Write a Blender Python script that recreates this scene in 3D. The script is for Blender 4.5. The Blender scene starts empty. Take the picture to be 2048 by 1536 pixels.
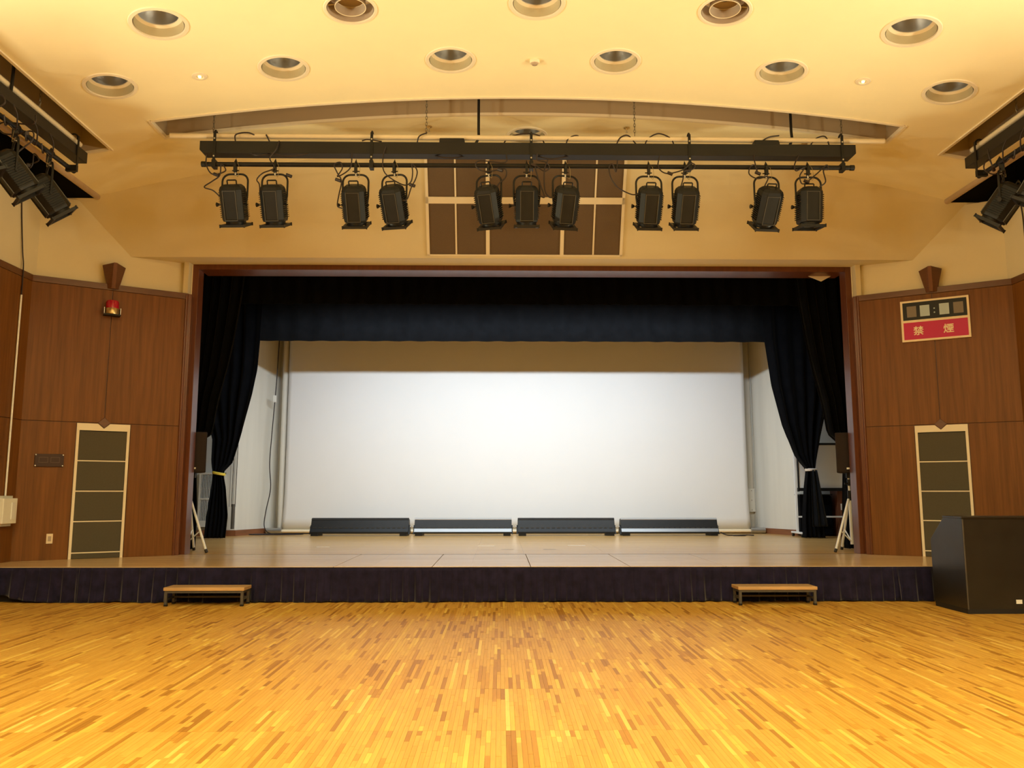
import bpy, bmesh, math, random
import numpy as np
from mathutils import Vector, Matrix
random.seed(7); RNG = np.random.default_rng(7)
SC = bpy.context.scene
COL = SC.collection
PI = math.pi
R = math.radians

# ------------------------------------------------------------------ camera, light, exposure
cam_d = bpy.data.cameras.new('camera'); cam = bpy.data.objects.new('camera', cam_d); COL.objects.link(cam)
cam_d.sensor_width = 36; cam_d.lens = 1640 / 2048 * 36; cam_d.clip_end = 200; cam_d.clip_start = 0.05
cam.location = (-0.333, 0, 1.22); cam.rotation_euler = (R(90 + 7.537), 0, R(-0.831))
SC.camera = cam
SC.view_settings.view_transform = 'Standard'; SC.view_settings.look = 'None'
SC.view_settings.gamma = 1; SC.view_settings.use_curve_mapping = False
SC.view_settings.exposure = 0.32
SC.cycles.caustics_reflective = False; SC.cycles.caustics_refractive = False
SC.cycles.max_bounces = 7; SC.cycles.glossy_bounces = 3; SC.cycles.adaptive_threshold = 0.025
w = bpy.data.worlds.new('world'); SC.world = w; w.use_nodes = True
w.node_tree.nodes['Background'].inputs[0].default_value = (0.9, 0.75, 0.5, 1)
w.node_tree.nodes['Background'].inputs[1].default_value = 0.0

VA, VZ = 0.0172, 5.69                      # ceiling vault: z = VZ - VA x^2
def vault(x): return VZ - VA * x * x

def area(name, loc, rot, size, power, color, shape='DISK', size_y=None, spread=180):
    l = bpy.data.lights.new(name, 'AREA'); l.shape = shape; l.size = size
    if size_y: l.size_y = size_y
    l.energy = power; l.color = color; l.spread = R(spread)
    o = bpy.data.objects.new(name, l); COL.objects.link(o); o.location = loc; o.rotation_euler = rot
    return o
HALL = (1.0, 0.91, 0.56)
# lit ceiling downlights of the hall, over and behind the photographer
for yy in (3.6, 1.7, -0.2, -2.6, -5.5, -9.0):
    for xx in (-4.2, -1.4, 1.4, 4.2):
        area('hall_downlight_lamp', (xx, yy, vault(xx) - 0.02), (0, 0, 0), 0.34, 47, HALL, spread=165)
# unseen fill lamps added along the side walls to brighten the ceiling
for yy in (5.0, 2.6, 0.0, -4.0, -8.0):
    for sx in (-1, 1):
        area('ceiling_fill', (sx * 6.14, yy, 2.9), (0, R(126) * sx, 0), 0.45, 74 if yy > 4 else 96, (1.0, 0.88, 0.57), 'RECTANGLE', 0.3, 112)
for sx in (-1, 1):  # one more added pair, narrow and low, lifting the ceiling near the stage
    area('ceiling_fill', (sx * 6.14, 8.2, 1.8), (0, R(121) * sx, 0), 0.45, 20, (1.0, 0.90, 0.56), 'RECTANGLE', 0.3, 72)
# stage border-light batten behind the upper valance, neutral white, aimed at the backdrop and floor
area('border_batten_lamp', (0, 13.22, 4.60), (R(38), 0, 0), 7.6, 235, (0.80, 0.92, 1.0), 'RECTANGLE', 0.12, 150)

# ------------------------------------------------------------------ mesh helpers
class MB:
    def __init__(s): s.v = []; s.f = []
    def add(s, vs, fs):
        b = len(s.v); s.v += [tuple(p) for p in vs]; s.f += [tuple(b + i for i in f) for f in fs]; return s
    def box(s, x0, x1, y0, y1, z0, z1, M=None):
        vs = [Vector(p) for p in ((x0,y0,z0),(x1,y0,z0),(x1,y1,z0),(x0,y1,z0),(x0,y0,z1),(x1,y0,z1),(x1,y1,z1),(x0,y1,z1))]
        if M: vs = [M @ p for p in vs]
        return s.add(vs, [(0,3,2,1),(4,5,6,7),(0,1,5,4),(1,2,6,5),(2,3,7,6),(3,0,4,7)])
    def prism(s, poly, a, b, axis='x', M=None):
        n = len(poly)
        def P(t, q):
            u, v = q
            p = {'x': (t, u, v), 'y': (u, t, v), 'z': (u, v, t)}[axis]
            p = Vector(p); return M @ p if M else p
        vs = [P(a, q) for q in poly] + [P(b, q) for q in poly]
        fs = [tuple(range(n))[::-1], tuple(range(n, 2 * n))] + [(i, (i + 1) % n, n + (i + 1) % n, n + i) for i in range(n)]
        return s.add(vs, fs)
    def tube(s, pts, r, n=8, closed=False):
        pts = [Vector(p) for p in pts]; m = len(pts); rings = []
        rr = r if isinstance(r, (list, tuple)) else [r] * m
        up = None
        for i, p in enumerate(pts):
            a = pts[i - 1] if (i or closed) else pts[i]; c = pts[(i + 1) % m] if (i < m - 1 or closed) else pts[i]
            t = (c - a).normalized()
            if up is None:
                up = Vector((0, 0, 1)) if abs(t.z) < .9 else Vector((1, 0, 0))
            u = (up - t * up.dot(t))
            if u.length < 1e-5: u = t.orthogonal()
            u.normalize(); up = u; v = t.cross(u)
            rings.append([p + (u * math.cos(2 * PI * k / n) + v * math.sin(2 * PI * k / n)) * rr[i] for k in range(n)])
        vs = [q for g in rings for q in g]; fs = []
        for i in range(m if closed else m - 1):
            j = (i + 1) % m
            for k in range(n): fs.append((i*n+k, i*n+(k+1)%n, j*n+(k+1)%n, j*n+k))
        if not closed: fs += [tuple(range(n))[::-1], tuple(range((m-1)*n, m*n))]
        return s.add(vs, fs)
    def lathe(s, prof, n=24, c=(0,0,0), M=None, cap=False):
        vs = []; m = len(prof)
        for (r, z) in prof:
            for k in range(n):
                p = Vector((r * math.cos(2*PI*k/n), r * math.sin(2*PI*k/n), z))
                p = (M @ p if M else p) + Vector(c); vs.append(p)
        fs = [(i*n+k, i*n+(k+1)%n, (i+1)*n+(k+1)%n, (i+1)*n+k) for i in range(m-1) for k in range(n)]
        if cap: fs += [tuple(range(n))[::-1], tuple(range((m-1)*n, m*n))]
        return s.add(vs, fs)
    def grid(s, fn, nu, nv):
        vs = [fn(i / nu, j / nv) for j in range(nv + 1) for i in range(nu + 1)]
        fs = [(j*(nu+1)+i, j*(nu+1)+i+1, (j+1)*(nu+1)+i+1, (j+1)*(nu+1)+i) for j in range(nv) for i in range(nu)]
        return s.add(vs, fs)
    def mesh(s, name):
        me = bpy.data.meshes.new(name); me.from_pydata(s.v, [], s.f); me.update()
        bm = bmesh.new(); bm.from_mesh(me); bmesh.ops.recalc_face_normals(bm, faces=bm.faces); bm.to_mesh(me); bm.free()
        return me
    def build(s, name, m, parent=None, smooth=False, loc=None, rot=None, bevel=0, solid=0):
        me = s.mesh(name); me.materials.append(m)
        if smooth:
            me.shade_smooth() if hasattr(me, 'shade_smooth') else None
            me.set_sharp_from_angle(angle=R(40))
        o = bpy.data.objects.new(name, me); COL.objects.link(o); o.parent = parent
        if loc: o.location = loc
        if rot: o.rotation_euler = rot
        if solid:
            md = o.modifiers.new('solid', 'SOLIDIFY'); md.thickness = solid; md.offset = 0
        if bevel:
            md = o.modifiers.new('bevel', 'BEVEL'); md.width = bevel; md.segments = 2; md.limit_method = 'ANGLE'
        return o

def smoothpath(pts, k=6):
    P = [Vector(p) for p in pts]; P = [P[0]*2 - P[1]] + P + [P[-1]*2 - P[-2]]; out = []
    for i in range(1, len(P) - 2):
        for j in range(k):
            t = j / k; a, b, c, d = P[i-1:i+3]
            out.append(0.5 * ((2*b) + (c-a)*t + (2*a-5*b+4*c-d)*t*t + (3*b-a-3*c+d)*t**3))
    return out + [P[-2]]
def empty(name, loc=(0,0,0), rz=0, parent=None):
    o = bpy.data.objects.new(name, None); COL.objects.link(o); o.location = loc; o.rotation_euler = (0, 0, rz)
    o.empty_display_size = 0.1; o.parent = parent; return o
def tag(o, label, cat, group=None, kind=None):
    o['label'] = label; o['category'] = cat
    if group: o['group'] = group
    if kind: o['kind'] = kind
    return o
def struct(o, label, cat='wall'): return tag(o, label, cat, kind='structure')
def copy_tree(o, parent=None):
    c = o.copy(); COL.objects.link(c); c.parent = parent
    for ch in list(o.children): copy_tree(ch, c)
    return c

# ------------------------------------------------------------------ materials
def mat(name, col, rough=.6, metal=0, var=0, scale=4.0, stretch=(1,1,1), bump=0, bscale=None, col2=None, emit=None, es=0, sheen=0, coat=0, spec=None, trans=0):
    m = bpy.data.materials.new(name); m.use_nodes = True; nt = m.node_tree; N = nt.nodes; L = nt.links; b = N['Principled BSDF']
    b.inputs['Base Color'].default_value = (*col, 1); b.inputs['Roughness'].default_value = rough; b.inputs['Metallic'].default_value = metal
    if spec is not None: b.inputs['Specular IOR Level'].default_value = spec
    if sheen: b.inputs['Sheen Weight'].default_value = sheen; b.inputs['Sheen Roughness'].default_value = .4
    if coat: b.inputs['Coat Weight'].default_value = coat; b.inputs['Coat Roughness'].default_value = .12
    if trans: b.inputs['Transmission Weight'].default_value = trans
    if emit: b.inputs['Emission Color'].default_value = (*emit, 1); b.inputs['Emission Strength'].default_value = es
    if var or bump:
        tc = N.new('ShaderNodeTexCoord'); mp = N.new('ShaderNodeMapping'); mp.inputs['Scale'].default_value = stretch
        L.new(tc.outputs['Object'], mp.inputs[0])
        nz = N.new('ShaderNodeTexNoise'); nz.inputs['Scale'].default_value = scale; nz.inputs['Detail'].default_value = 5; nz.inputs['Roughness'].default_value = .6
        L.new(mp.outputs[0], nz.inputs['Vector'])
        if var:
            c2 = col2 or tuple(max(0, c * (1 - var)) for c in col); c1 = tuple(min(1, c * (1 + var * .6)) for c in col) if not col2 else col
            rp = N.new('ShaderNodeValToRGB'); rp.color_ramp.elements[0].position = .3; rp.color_ramp.elements[1].position = .7
            rp.color_ramp.elements[0].color = (*c2, 1); rp.color_ramp.elements[1].color = (*c1, 1)
            L.new(nz.outputs['Fac'], rp.inputs[0]); L.new(rp.outputs[0], b.inputs['Base Color'])
        if bump:
            n2 = nz
            if bscale:
                n2 = N.new('ShaderNodeTexNoise'); n2.inputs['Scale'].default_value = bscale; n2.inputs['Detail'].default_value = 4
                L.new(mp.outputs[0], n2.inputs['Vector'])
            bp = N.new('ShaderNodeBump'); bp.inputs['Strength'].default_value = bump; bp.inputs['Distance'].default_value = .01
            L.new(n2.outputs['Fac'], bp.inputs['Height']); L.new(bp.outputs[0], b.inputs['Normal'])
    return m
M = {}
M['ceil'] = mat('ceiling_paint', (.92, .82, .54), .75, var=.03, scale=1.5, bump=.12, bscale=180)
M['beige'] = mat('wall_paint_beige', (.72, .63, .42), .75, var=.04, scale=1.2, bump=.12, bscale=160)
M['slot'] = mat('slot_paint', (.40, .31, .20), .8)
M['baffle'] = mat('downlight_baffle', (.50, .43, .27), .7)
M['creamtrim'] = mat('cream_trim', (.80, .71, .55), .55)
M['wood'] = mat('wall_wood_veneer', (.175, .068, .0145), .42, var=.28, scale=3.0, stretch=(9, 9, .35), bump=.05, bscale=14, spec=.22)
M['woodcap'] = mat('wood_cap_dark', (.125, .047, .016), .35, var=.25, scale=3, stretch=(1, 1, 8))
M['jamb'] = mat('jamb_wood', (.14, .045, .018), .28, var=.25, scale=3, stretch=(8, 8, .5))
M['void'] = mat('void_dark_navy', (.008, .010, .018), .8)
M['trimtube'] = mat('ceiling_edge_trim', (.45, .33, .22), .35, var=.1)
M['metal'] = mat('black_enamel', (.011, .0105, .010), .45, var=.25, scale=6, spec=.28)
M['duct'] = mat('duct_black_paint', (.012, .0118, .0118), .42, var=.15, scale=3, spec=.32)
M['spot'] = mat('spot_black_enamel', (.0095, .0094, .009), .45, var=.25, scale=9, spec=.25)
M['spotedge'] = mat('spot_worn_edge', (.045, .042, .036), .4, var=.2)
M['steel'] = mat('zinc_steel', (.55, .53, .50), .35, metal=.9, var=.1)
M['cable'] = mat('cable_rubber', (.018, .010, .010), .5)
M['whitepipe'] = mat('cream_painted_pipe', (.74, .64, .46), .4)
M['wire'] = mat('safety_wire', (.30, .24, .12), .45, metal=.5)
M['grille'] = mat('brown_grille_cloth', (.135, .090, .054), .9, var=.15, scale=160, bump=.2, bscale=400)
M['greygrille'] = mat('olive_grey_grille_cloth', (.080, .070, .046), .85, var=.15, scale=200, bump=.2, bscale=400)
M['reflector'] = mat('downlight_reflector', (.55, .55, .56), .38, metal=1.0)
M['glass'] = mat('lamp_glass', (.75, .73, .68), .08, spec=.6)
M['glow'] = mat('small_lamp_glow', (1, .85, .5), .4, emit=(1, .8, .4), es=1.6)
M['dark'] = mat('dark_inside', (.02, .018, .016), .8)
M['brownring'] = mat('diffuser_brown_grey', (.40, .31, .23), .6)
M['velvet'] = mat('black_velvet', (.0036, .0038, .0048), .95, var=.3, scale=5, sheen=.05, spec=.05)
M['velvet2'] = mat('navy_velvet', (.0062, .007, .0088), .9, var=.3, scale=5, sheen=.15, spec=.1)
M['skirt'] = mat('purple_black_velvet', (.013, .0105, .034), .8, var=.5, scale=9, sheen=.34, spec=.12)
M['screen'] = mat('backdrop_white_cloth', (.80, .80, .795), .85, var=.015, scale=1)
M['stagewall'] = mat('stage_wall_cream', (.72, .70, .62), .8, var=.06, scale=1.5, stretch=(3, 3, .25))
M['stagewallgrey'] = mat('stage_wall_grey', (.58, .59, .56), .8, var=.05, scale=1.5)
M['plate'] = mat('white_plate', (.82, .82, .76), .45)
M['whitepaint'] = mat('white_painted_metal', (.80, .82, .82), .35)
M['baseboard'] = mat('baseboard_wood', (.24, .09, .035), .4, var=.2, scale=3, stretch=(.6, 1, 8))
M['speaker'] = mat('speaker_dark_brown', (.017, .009, .008), .85, var=.2, scale=120, bump=.15, bscale=300)
M['piano'] = mat('console_black', (.018, .017, .015), .33, var=.25, scale=4)
M['plinth'] = mat('plinth_black', (.008, .007, .007), .7)
M['stoolwood'] = mat('stool_board', (.52, .33, .15), .35, var=.2, scale=3, stretch=(.6, 8, 1))
M['stoolmetal'] = mat('stool_frame_grey', (.10, .095, .085), .45, metal=.4, var=.2)
M['red'] = mat('beacon_red', (.42, .008, .03), .12, spec=.7)
M['signred'] = mat('sign_red', (.52, .0, .075), .3, spec=.25)
M['signcream'] = mat('sign_cream', (.86, .72, .50), .5)
M['signdark'] = mat('sign_dark_window', (.014, .014, .012), .35, spec=.2)
M['signlit'] = mat('sign_pale_flap', (.44, .55, .62), .5)
M['signdim'] = mat('sign_dim_flap', (.20, .165, .125), .5)
M['plaque'] = mat('plaque_dark_brown', (.030, .009, .007), .3)
M['plaqueline'] = mat('plaque_engraving', (.085, .05, .035), .4)
M['outlet'] = mat('outlet_ivory', (.74, .62, .44), .45)
M['brass'] = mat('beacon_brass', (.62, .46, .22), .3, metal=.9)
M['yellow'] = mat('yellow_tie', (.80, .62, .06), .6)
M['pinkwhite'] = mat('pale_tie', (.75, .68, .60), .6)
M['board'] = mat('whiteboard_panel', (.72, .72, .70), .12, spec=.6)
M['brownwood'] = mat('cabinet_brown', (.16, .055, .025), .4, var=.3, scale=3, stretch=(6, 6, .6))
M['darkwood2'] = mat('rubber_foot', (.02, .015, .012), .7)
M['chain'] = mat('chain_dull', (.20, .17, .12), .5, metal=.6)

def floor_material():
    m = bpy.data.materials.new('parquet_strip_wood'); m.use_nodes = True; nt = m.node_tree; N = nt.nodes; L = nt.links; b = N['Principled BSDF']
    at = N.new('ShaderNodeAttribute'); at.attribute_name = 'tone'
    rp = N.new('ShaderNodeValToRGB'); cr = rp.color_ramp
    cr.elements[0].position = 0; cr.elements[0].color = (.33, .15, .018, 1); cr.elements[1].position = 1; cr.elements[1].color = (.74, .51, .12, 1)
    for p, c in ((.12, (.42, .205, .026, 1)), (.3, (.53, .28, .040, 1)), (.7, (.60, .345, .062, 1)), (.9, (.67, .43, .066, 1))):
        e = cr.elements.new(p); e.color = c
    L.new(at.outputs['Fac'], rp.inputs[0])
    tc = N.new('ShaderNodeTexCoord'); mp = N.new('ShaderNodeMapping'); mp.inputs['Scale'].default_value = (60, 3.0, 1)
    L.new(tc.outputs['Object'], mp.inputs[0])
    nz = N.new('ShaderNodeTexNoise'); nz.inputs['Scale'].default_value = 1.5; nz.inputs['Detail'].default_value = 4; L.new(mp.outputs[0], nz.inputs['Vector'])
    mx = N.new('ShaderNodeMix'); mx.data_type = 'RGBA'; mx.blend_type = 'MULTIPLY'; mx.inputs[0].default_value = .35
    gr = N.new('ShaderNodeValToRGB'); gr.color_ramp.elements[0].position = .3; gr.color_ramp.elements[0].color = (.62, .55, .45, 1); gr.color_ramp.elements[1].position = .62; gr.color_ramp.elements[1].color = (1, 1, 1, 1)
    L.new(nz.outputs['Fac'], gr.inputs[0]); L.new(rp.outputs[0], mx.inputs[6]); L.new(gr.outputs[0], mx.inputs[7]); L.new(mx.outputs[2], b.inputs['Base Color'])
    b.inputs['Roughness'].default_value = .42; b.inputs['Specular IOR Level'].default_value = .4
    return m
M['parquet'] = floor_material()
def plank_material(name, cols, sx, sy, rough, row, length, scratch=.0):
    m = bpy.data.materials.new(name); m.use_nodes = True; nt = m.node_tree; N = nt.nodes; L = nt.links; b = N['Principled BSDF']
    tc = N.new('ShaderNodeTexCoord'); br = N.new('ShaderNodeTexBrick'); L.new(tc.outputs['Object'], br.inputs['Vector'])
    br.inputs['Color1'].default_value = (*cols[0], 1); br.inputs['Color2'].default_value = (*cols[1], 1); br.inputs['Mortar'].default_value = (*cols[2], 1)
    br.inputs['Scale'].default_value = 1; br.inputs['Brick Width'].default_value = length; br.inputs['Row Height'].default_value = row; br.inputs['Mortar Size'].default_value = .0012; br.inputs['Bias'].default_value = 0
    br.offset = .37; br.offset_frequency = 2
    mp = N.new('ShaderNodeMapping'); mp.inputs['Scale'].default_value = (sx, sy, 1); L.new(tc.outputs['Object'], mp.inputs[0])
    nz = N.new('ShaderNodeTexNoise'); nz.inputs['Scale'].default_value = 2; nz.inputs['Detail'].default_value = 5; L.new(mp.outputs[0], nz.inputs['Vector'])
    gr = N.new('ShaderNodeValToRGB'); gr.color_ramp.elements[0].position = .3; gr.color_ramp.elements[0].color = (.7, .66, .6, 1); gr.color_ramp.elements[1].position = .65; gr.color_ramp.elements[1].color = (1, 1, 1, 1)
    mx = N.new('ShaderNodeMix'); mx.data_type = 'RGBA'; mx.blend_type = 'MULTIPLY'; mx.inputs[0].default_value = .6
    L.new(nz.outputs['Fac'], gr.inputs[0]); L.new(br.outputs['Color'], mx.inputs[6]); L.new(gr.outputs[0], mx.inputs[7]); L.new(mx.outputs[2], b.inputs['Base Color'])
    b.inputs['Roughness'].default_value = rough
    return m
M['stagefloor'] = plank_material('stage_board_wood', ((.70, .42, .145), (.61, .35, .115), (.30, .16, .05)), 1.2, 30, .24, .075, 1.8)
M['apron'] = plank_material('apron_board_wood', ((.72, .51, .27), (.65, .45, .23), (.42, .27, .13)), 1.0, 26, .22, .075, 1.8)
M['floorbase'] = plank_material('parquet_far_wood', ((.60, .36, .048), (.48, .26, .036), (.30, .15, .02)), 40, 2, .42, .30, .0253)

# ------------------------------------------------------------------ structure: hall floor
YF, ZS = 9.50, 0.387                # stage front, stage height
fl = MB(); fl.box(-6.4, 6.4, 2.6, YF + .5, -.15, -.012); fl.box(-6.4, 6.4, -12.2, 2.6, -.15, 0)
floor = struct(fl.build('floor', M['floorbase']), 'golden wooden parquet floor of the hall in front of the stage', 'floor')
def strip_mesh(name, rects, tones):
    V = []; F = []; T = []
    for (x0, x1, y0, y1, z), t in zip(rects, tones):
        b = len(V); c = .0003
        V += [(x0, y0, -.012), (x1, y0, -.012), (x1, y1, -.012), (x0, y1, -.012), (x0 + c, y0 + c, z), (x1 - c, y0 + c, z), (x1 - c, y1 - c, z), (x0 + c, y1 - c, z)]
        F += [(b+4, b+5, b+6, b+7), (b, b+1, b+5, b+4), (b+1, b+2, b+6, b+5), (b+2, b+3, b+7, b+6), (b+3, b, b+4, b+7)]; T += [t] * 5
    me = bpy.data.meshes.new(name); me.from_pydata(V, [], F); me.update()
    a = me.attributes.new('tone', 'FLOAT', 'FACE'); a.data.foreach_set('value', T)
    me.materials.append(M['parquet']); return me
SW = .02525; rects = []; tones = []
y = 2.62
panel_rows = []
while y < YF + .08: panel_rows.append((y, min(y + .909, YF + .1))); y += .909
ncol = int(12.62 / SW)
for (ya, yb) in panel_rows:
    bias = 0
    for c in range(ncol):
        x0 = -6.31 + c * SW
        if c % 12 == 0: bias = random.gauss(0, .05)
        yy = ya; prev = random.random()
        while yy < yb - .01:
            ln = random.choice((.09, .15, .2, .26, .32, .4, .5)); y1 = min(yb, yy + ln)
            if yb - y1 < .06: y1 = yb
            t = random.random()
            tone = (random.uniform(0, .16) if t < .13 else random.uniform(.86, 1) if t > .93 else random.gauss(.52, .13)) + bias
            if random.random() < .22: tone = prev
            prev = tone
            g = .00015
            rects.append((x0 + g, x0 + SW - g, yy + g, y1 - g, random.uniform(-.0004, .0002))); tones.append(min(1, max(0, tone))); yy = y1
# the 300 strips that show largest: nearest ones inside the frame
def inview(r):
    cx = (r[0] + r[1]) / 2; cy = r[3]
    u = (cx + .333) / cy
    return cy > 3.62 and abs(u - .0) < .62
order = sorted([i for i, r in enumerate(rects) if inview(r)], key=lambda i: -((rects[i][3] - rects[i][2]) / rects[i][2] ** 3))[:300]
near = set(order)
for i in order:
    o = bpy.data.objects.new('floor_strip', strip_mesh('floor_strip', [rects[i]], [tones[i]])); COL.objects.link(o); o.parent = floor
far = [i for i in range(len(rects)) if i not in near]
o = bpy.data.objects.new('floor_strips', strip_mesh('floor_strips', [rects[i] for i in far], [tones[i] for i in far])); COL.objects.link(o); o.parent = floor; o['kind'] = 'stuff'

# ------------------------------------------------------------------ stage platform
stage = empty('stage_floor'); struct(stage, 'raised wooden stage floor with a glossy varnish', 'stage')
MB().box(-7.6, 7.6, 11.37, 17.6, ZS - .15, ZS).build('stage_boards', M['stagefloor'], stage)
seams = [-6.31, -2.215, -1.10, .017, 1.147, 2.245, 6.31]
for a, b in zip(seams[:-1], seams[1:]):
    MB().box(a + .004, b - .004, YF - .002, 11.362, ZS - .035, ZS).build('apron_panel', M['apron'], stage, bevel=.002)
MB().box(-6.31, 6.31, YF + .03, 11.37, ZS - .3, ZS - .036).build('apron_underframe', M['plinth'], stage)
MB().box(-4.6, 4.6, 11.361, 11.372, ZS - .02, ZS + .0015).build('curtain_line_strip', M['metal'], stage)
MB().box(-6.31, 6.31, YF + .06, YF + .1, 0, ZS - .036).build('stage_riser', M['plinth'], stage)
for (x, yv, wd) in ((-3.06, 12.9, .20), (-.55, 13.1, .26), (.88, 13.2, .28)):
    MB().box(x - wd / 2, x + wd / 2, yv - .02, yv + .02, ZS, ZS + .0012).build('tape_mark', M['plate'], stage)
for (x, yv) in ((-.22, 12.3), (.40, 12.3)):
    MB().box(x - .09, x + .09, yv - .02, yv + .02, ZS, ZS + .001).build('floor_socket_lid', M['metal'], stage)

# stage skirt: pleated velvet panels along the riser
skirt = empty('stage_skirt'); tag(skirt, 'dark purple-black pleated velvet skirt hanging along the stage front', 'skirt')
edges = [-6.29, -5.06, -3.05, -1.0, .95, 2.3, 4.2, 6.29]
for k, (a, b) in enumerate(zip(edges[:-1], edges[1:])):
    ph = [random.uniform(0, 6.28) for _ in range(4)]; ln = b - a
    def fn(u, v, a=a, ln=ln, ph=ph, k=k):
        x = a - .02 + (ln + .04) * u
        fl_ = .25 + .75 * (1 - v)
        p = math.sin(x * 40 + ph[0] + 1.5 * math.sin(x * 6 + ph[1])); p = math.tanh(2.2 * p)
        d = .021 * p * (.78 + .22 * math.sin(x * 3.7 + ph[2])) + .007 * math.sin(x * 47 + ph[2] + v) * (1 - v) + .012 * math.sin(x * 9 + ph[3] + v * 2)
        z0 = .008 + .006 * math.sin(x * 9 + ph[1])
        if k == 0: z0 += max(0, .10 * math.exp(-((x + 6.0) / .28) ** 2))
        return (x, YF - .042 - .03 * (1 - v) + d * fl_ * 1.25 + (.012 if k % 2 else 0), z0 + (ZS - .010 - z0) * v)
    MB().grid(fn, int(ln * 190), 10).build('skirt_panel', M['skirt'], skirt, smooth=True, solid=.004)
MB().box(-6.30, 6.30, YF - .012, YF - .004, ZS - .05, ZS - .006).build('skirt_header_band', M['skirt'], skirt)

# ------------------------------------------------------------------ walls of the hall
AX, AY, BX, BY = 4.70, 11.25, 6.31, 10.27
SL = math.hypot(BX - AX, AY - BY); HL = SL / 2
MX, MY = (AX + BX) / 2, (AY + BY) / 2; TH = math.atan2(AY - BY, BX - AX)
WT, BT = 3.97, 5.08                 # top of wood, top of beige splay wall
splay = {}
for side, nm in ((-1, 'wall_splay_left'), (1, 'wall_splay_right')):
    e = empty(nm, (side * MX, MY, 0), -side * TH); splay[side] = e
    struct(e, 'angled %s wall beside the stage, wood veneer below and beige plaster above' % ('left' if side < 0 else 'right'))
    MB().box(-HL - (.05 if side > 0 else .0), HL + (.0 if side > 0 else .05), .0, .09, ZS - .05, 3.95).build('plaster', M['beige'], e)
    MB().box(-HL - (.10 if side > 0 else .06), HL + (.06 if side > 0 else .10), .085, .16, 3.9, BT).build('plaster_upper', M['beige'], e)
    MB().box(-HL, HL, -.005, .0, ZS, 3.9).build('joint_backing', M['woodcap'], e)
    fa, fb = (-HL - .055, -HL + .03) if side > 0 else (HL - .03, HL + .055)
    MB().box(fa, fb, -.024, .03, ZS, WT - .005).build('edge_stile', M['jamb'], e, bevel=.004)
    g = .004; pf = -.022
    pw0, pw1 = -.322, .322
    MB().box(-HL, -g, pf, 0, 2.115 + g, 3.885).build('wood_panel', M['wood'], e, bevel=.003)
    MB().box(g, HL - .0, pf, 0, 2.115 + g, 3.885).build('wood_panel', M['wood'], e, bevel=.003)
    MB().box(-HL, pw0, pf, 0, ZS, 2.115 - g).build('wood_panel', M['wood'], e, bevel=.003)
    MB().box(pw1, HL, pf, 0, ZS, 2.115 - g).build('wood_panel', M['wood'], e, bevel=.003)
    MB().box(-HL - .01, HL + .01, pf - .006, 0, 3.888, WT).build('cap_rail', M['woodcap'], e, bevel=.004)
for side, nm in ((-1, 'wall_left'), (1, 'wall_right')):
    e = empty(nm, (side * 6.31, 0, 0)); struct(e, 'long %s side wall of the hall, dark wood below and beige plaster above' % ('left' if side < 0 else 'right'))
    x0, x1 = (0, side * .2)
    xa, xb = min(x0, x1), max(x0, x1)
    MB().box(xa, xb, -12.2, 10.46, -.1, 5.08).build('plaster', M['beige'], e)
    q0, q1 = (-side * .022, 0); qa, qb = min(q0, q1), max(q0, q1)
    yy = 10.30
    while yy > -12:
        ya = max(yy - 1.8, -12.1)
        MB().box(qa, qb, ya + .004, yy - .004, 2.12, 3.885).build('wood_panel', M['wood'], e)
        MB().box(qa, qb, ya + .004, yy - .004, 0 if yy < 9.6 else 0, 2.112).build('wood_panel', M['wood'], e)
        yy = ya
        if ya <= -12.1: break
    j0, j1 = sorted((-side * .005, 0)); MB().box(j0, j1, -12.1, 10.30, 0, 3.9).build('joint_backing', M['woodcap'], e)
    c0, c1 = (-side * .030, 0)
    MB().box(min(c0, c1), max(c0, c1), -12.1, 10.30, 3.888, WT).build('cap_rail', M['woodcap'], e)
rw = MB(); rw.box(-6.6, 6.6, -12.4, -12.1, -.1, 6.3)
wr = struct(rw.build('wall_rear', M['beige']), 'plain beige rear wall of the hall')
MB().box(-6.3, 6.3, -12.1, -12.07, 0, 3.9).build('wood_panel', M['wood'], wr)

# front wall over the stage: soffit, lower leaning face, upper leaning face
wf = MB()
wf.prism([(11.72, 4.425), (11.4, 4.425), (10.94, 4.408), (10.576, 5.105), (11.72, 5.105)], -6.5, 6.5)
wf.prism([(11.72, 5.105), (10.576, 5.105), (10.14, 5.844), (10.14, 6.4), (11.72, 6.4)], -5.70, 5.70)
struct(wf.build('wall_front', M['beige']), 'beige plaster front wall leaning out above the proscenium opening')
pw = MB()
for s in (-1, 1):
    a, b = sorted((s * 4.69, s * 7.7)); pw.box(a, b, 11.41, 11.55, -.1, 6.4)
pw.box(-4.7, 4.7, 11.45, 11.72, 4.42, 6.4)
struct(pw.build('wall_proscenium', M['beige']), 'beige wall around the stage opening, mostly behind the angled walls')
# proscenium frame
tr = empty('trim_1'); struct(tr, 'dark red-brown wooden frame around the stage opening', 'trim')
for s in (-1, 1):
    a, b = sorted((s * 4.60, s * 4.69)); MB().box(a, b, 11.36, 11.56, ZS, 4.43).build('frame_post', M['jamb'], tr, bevel=.004)
    a, b = sorted((s * 4.655, s * 4.74)); MB().box(a, b, 11.24, 11.41, ZS, WT - .01).build('side_return', M['jamb'], tr, bevel=.012)
    MB().tube([(s * 4.70, 11.228, ZS), (s * 4.70, 11.228, WT - .02)], .020, 12).build('corner_bead', M['jamb'], tr, smooth=True)
    a, b = sorted((s * 4.692, s * 4.76)); MB().box(a, b, 11.23, 11.42, WT - .01, 4.44).build('plaster_return', M['beige'], tr)
MB().box(-4.60, 4.60, 11.36, 11.72, 4.352, 4.43).build('frame_head', M['jamb'], tr, bevel=.004)

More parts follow.
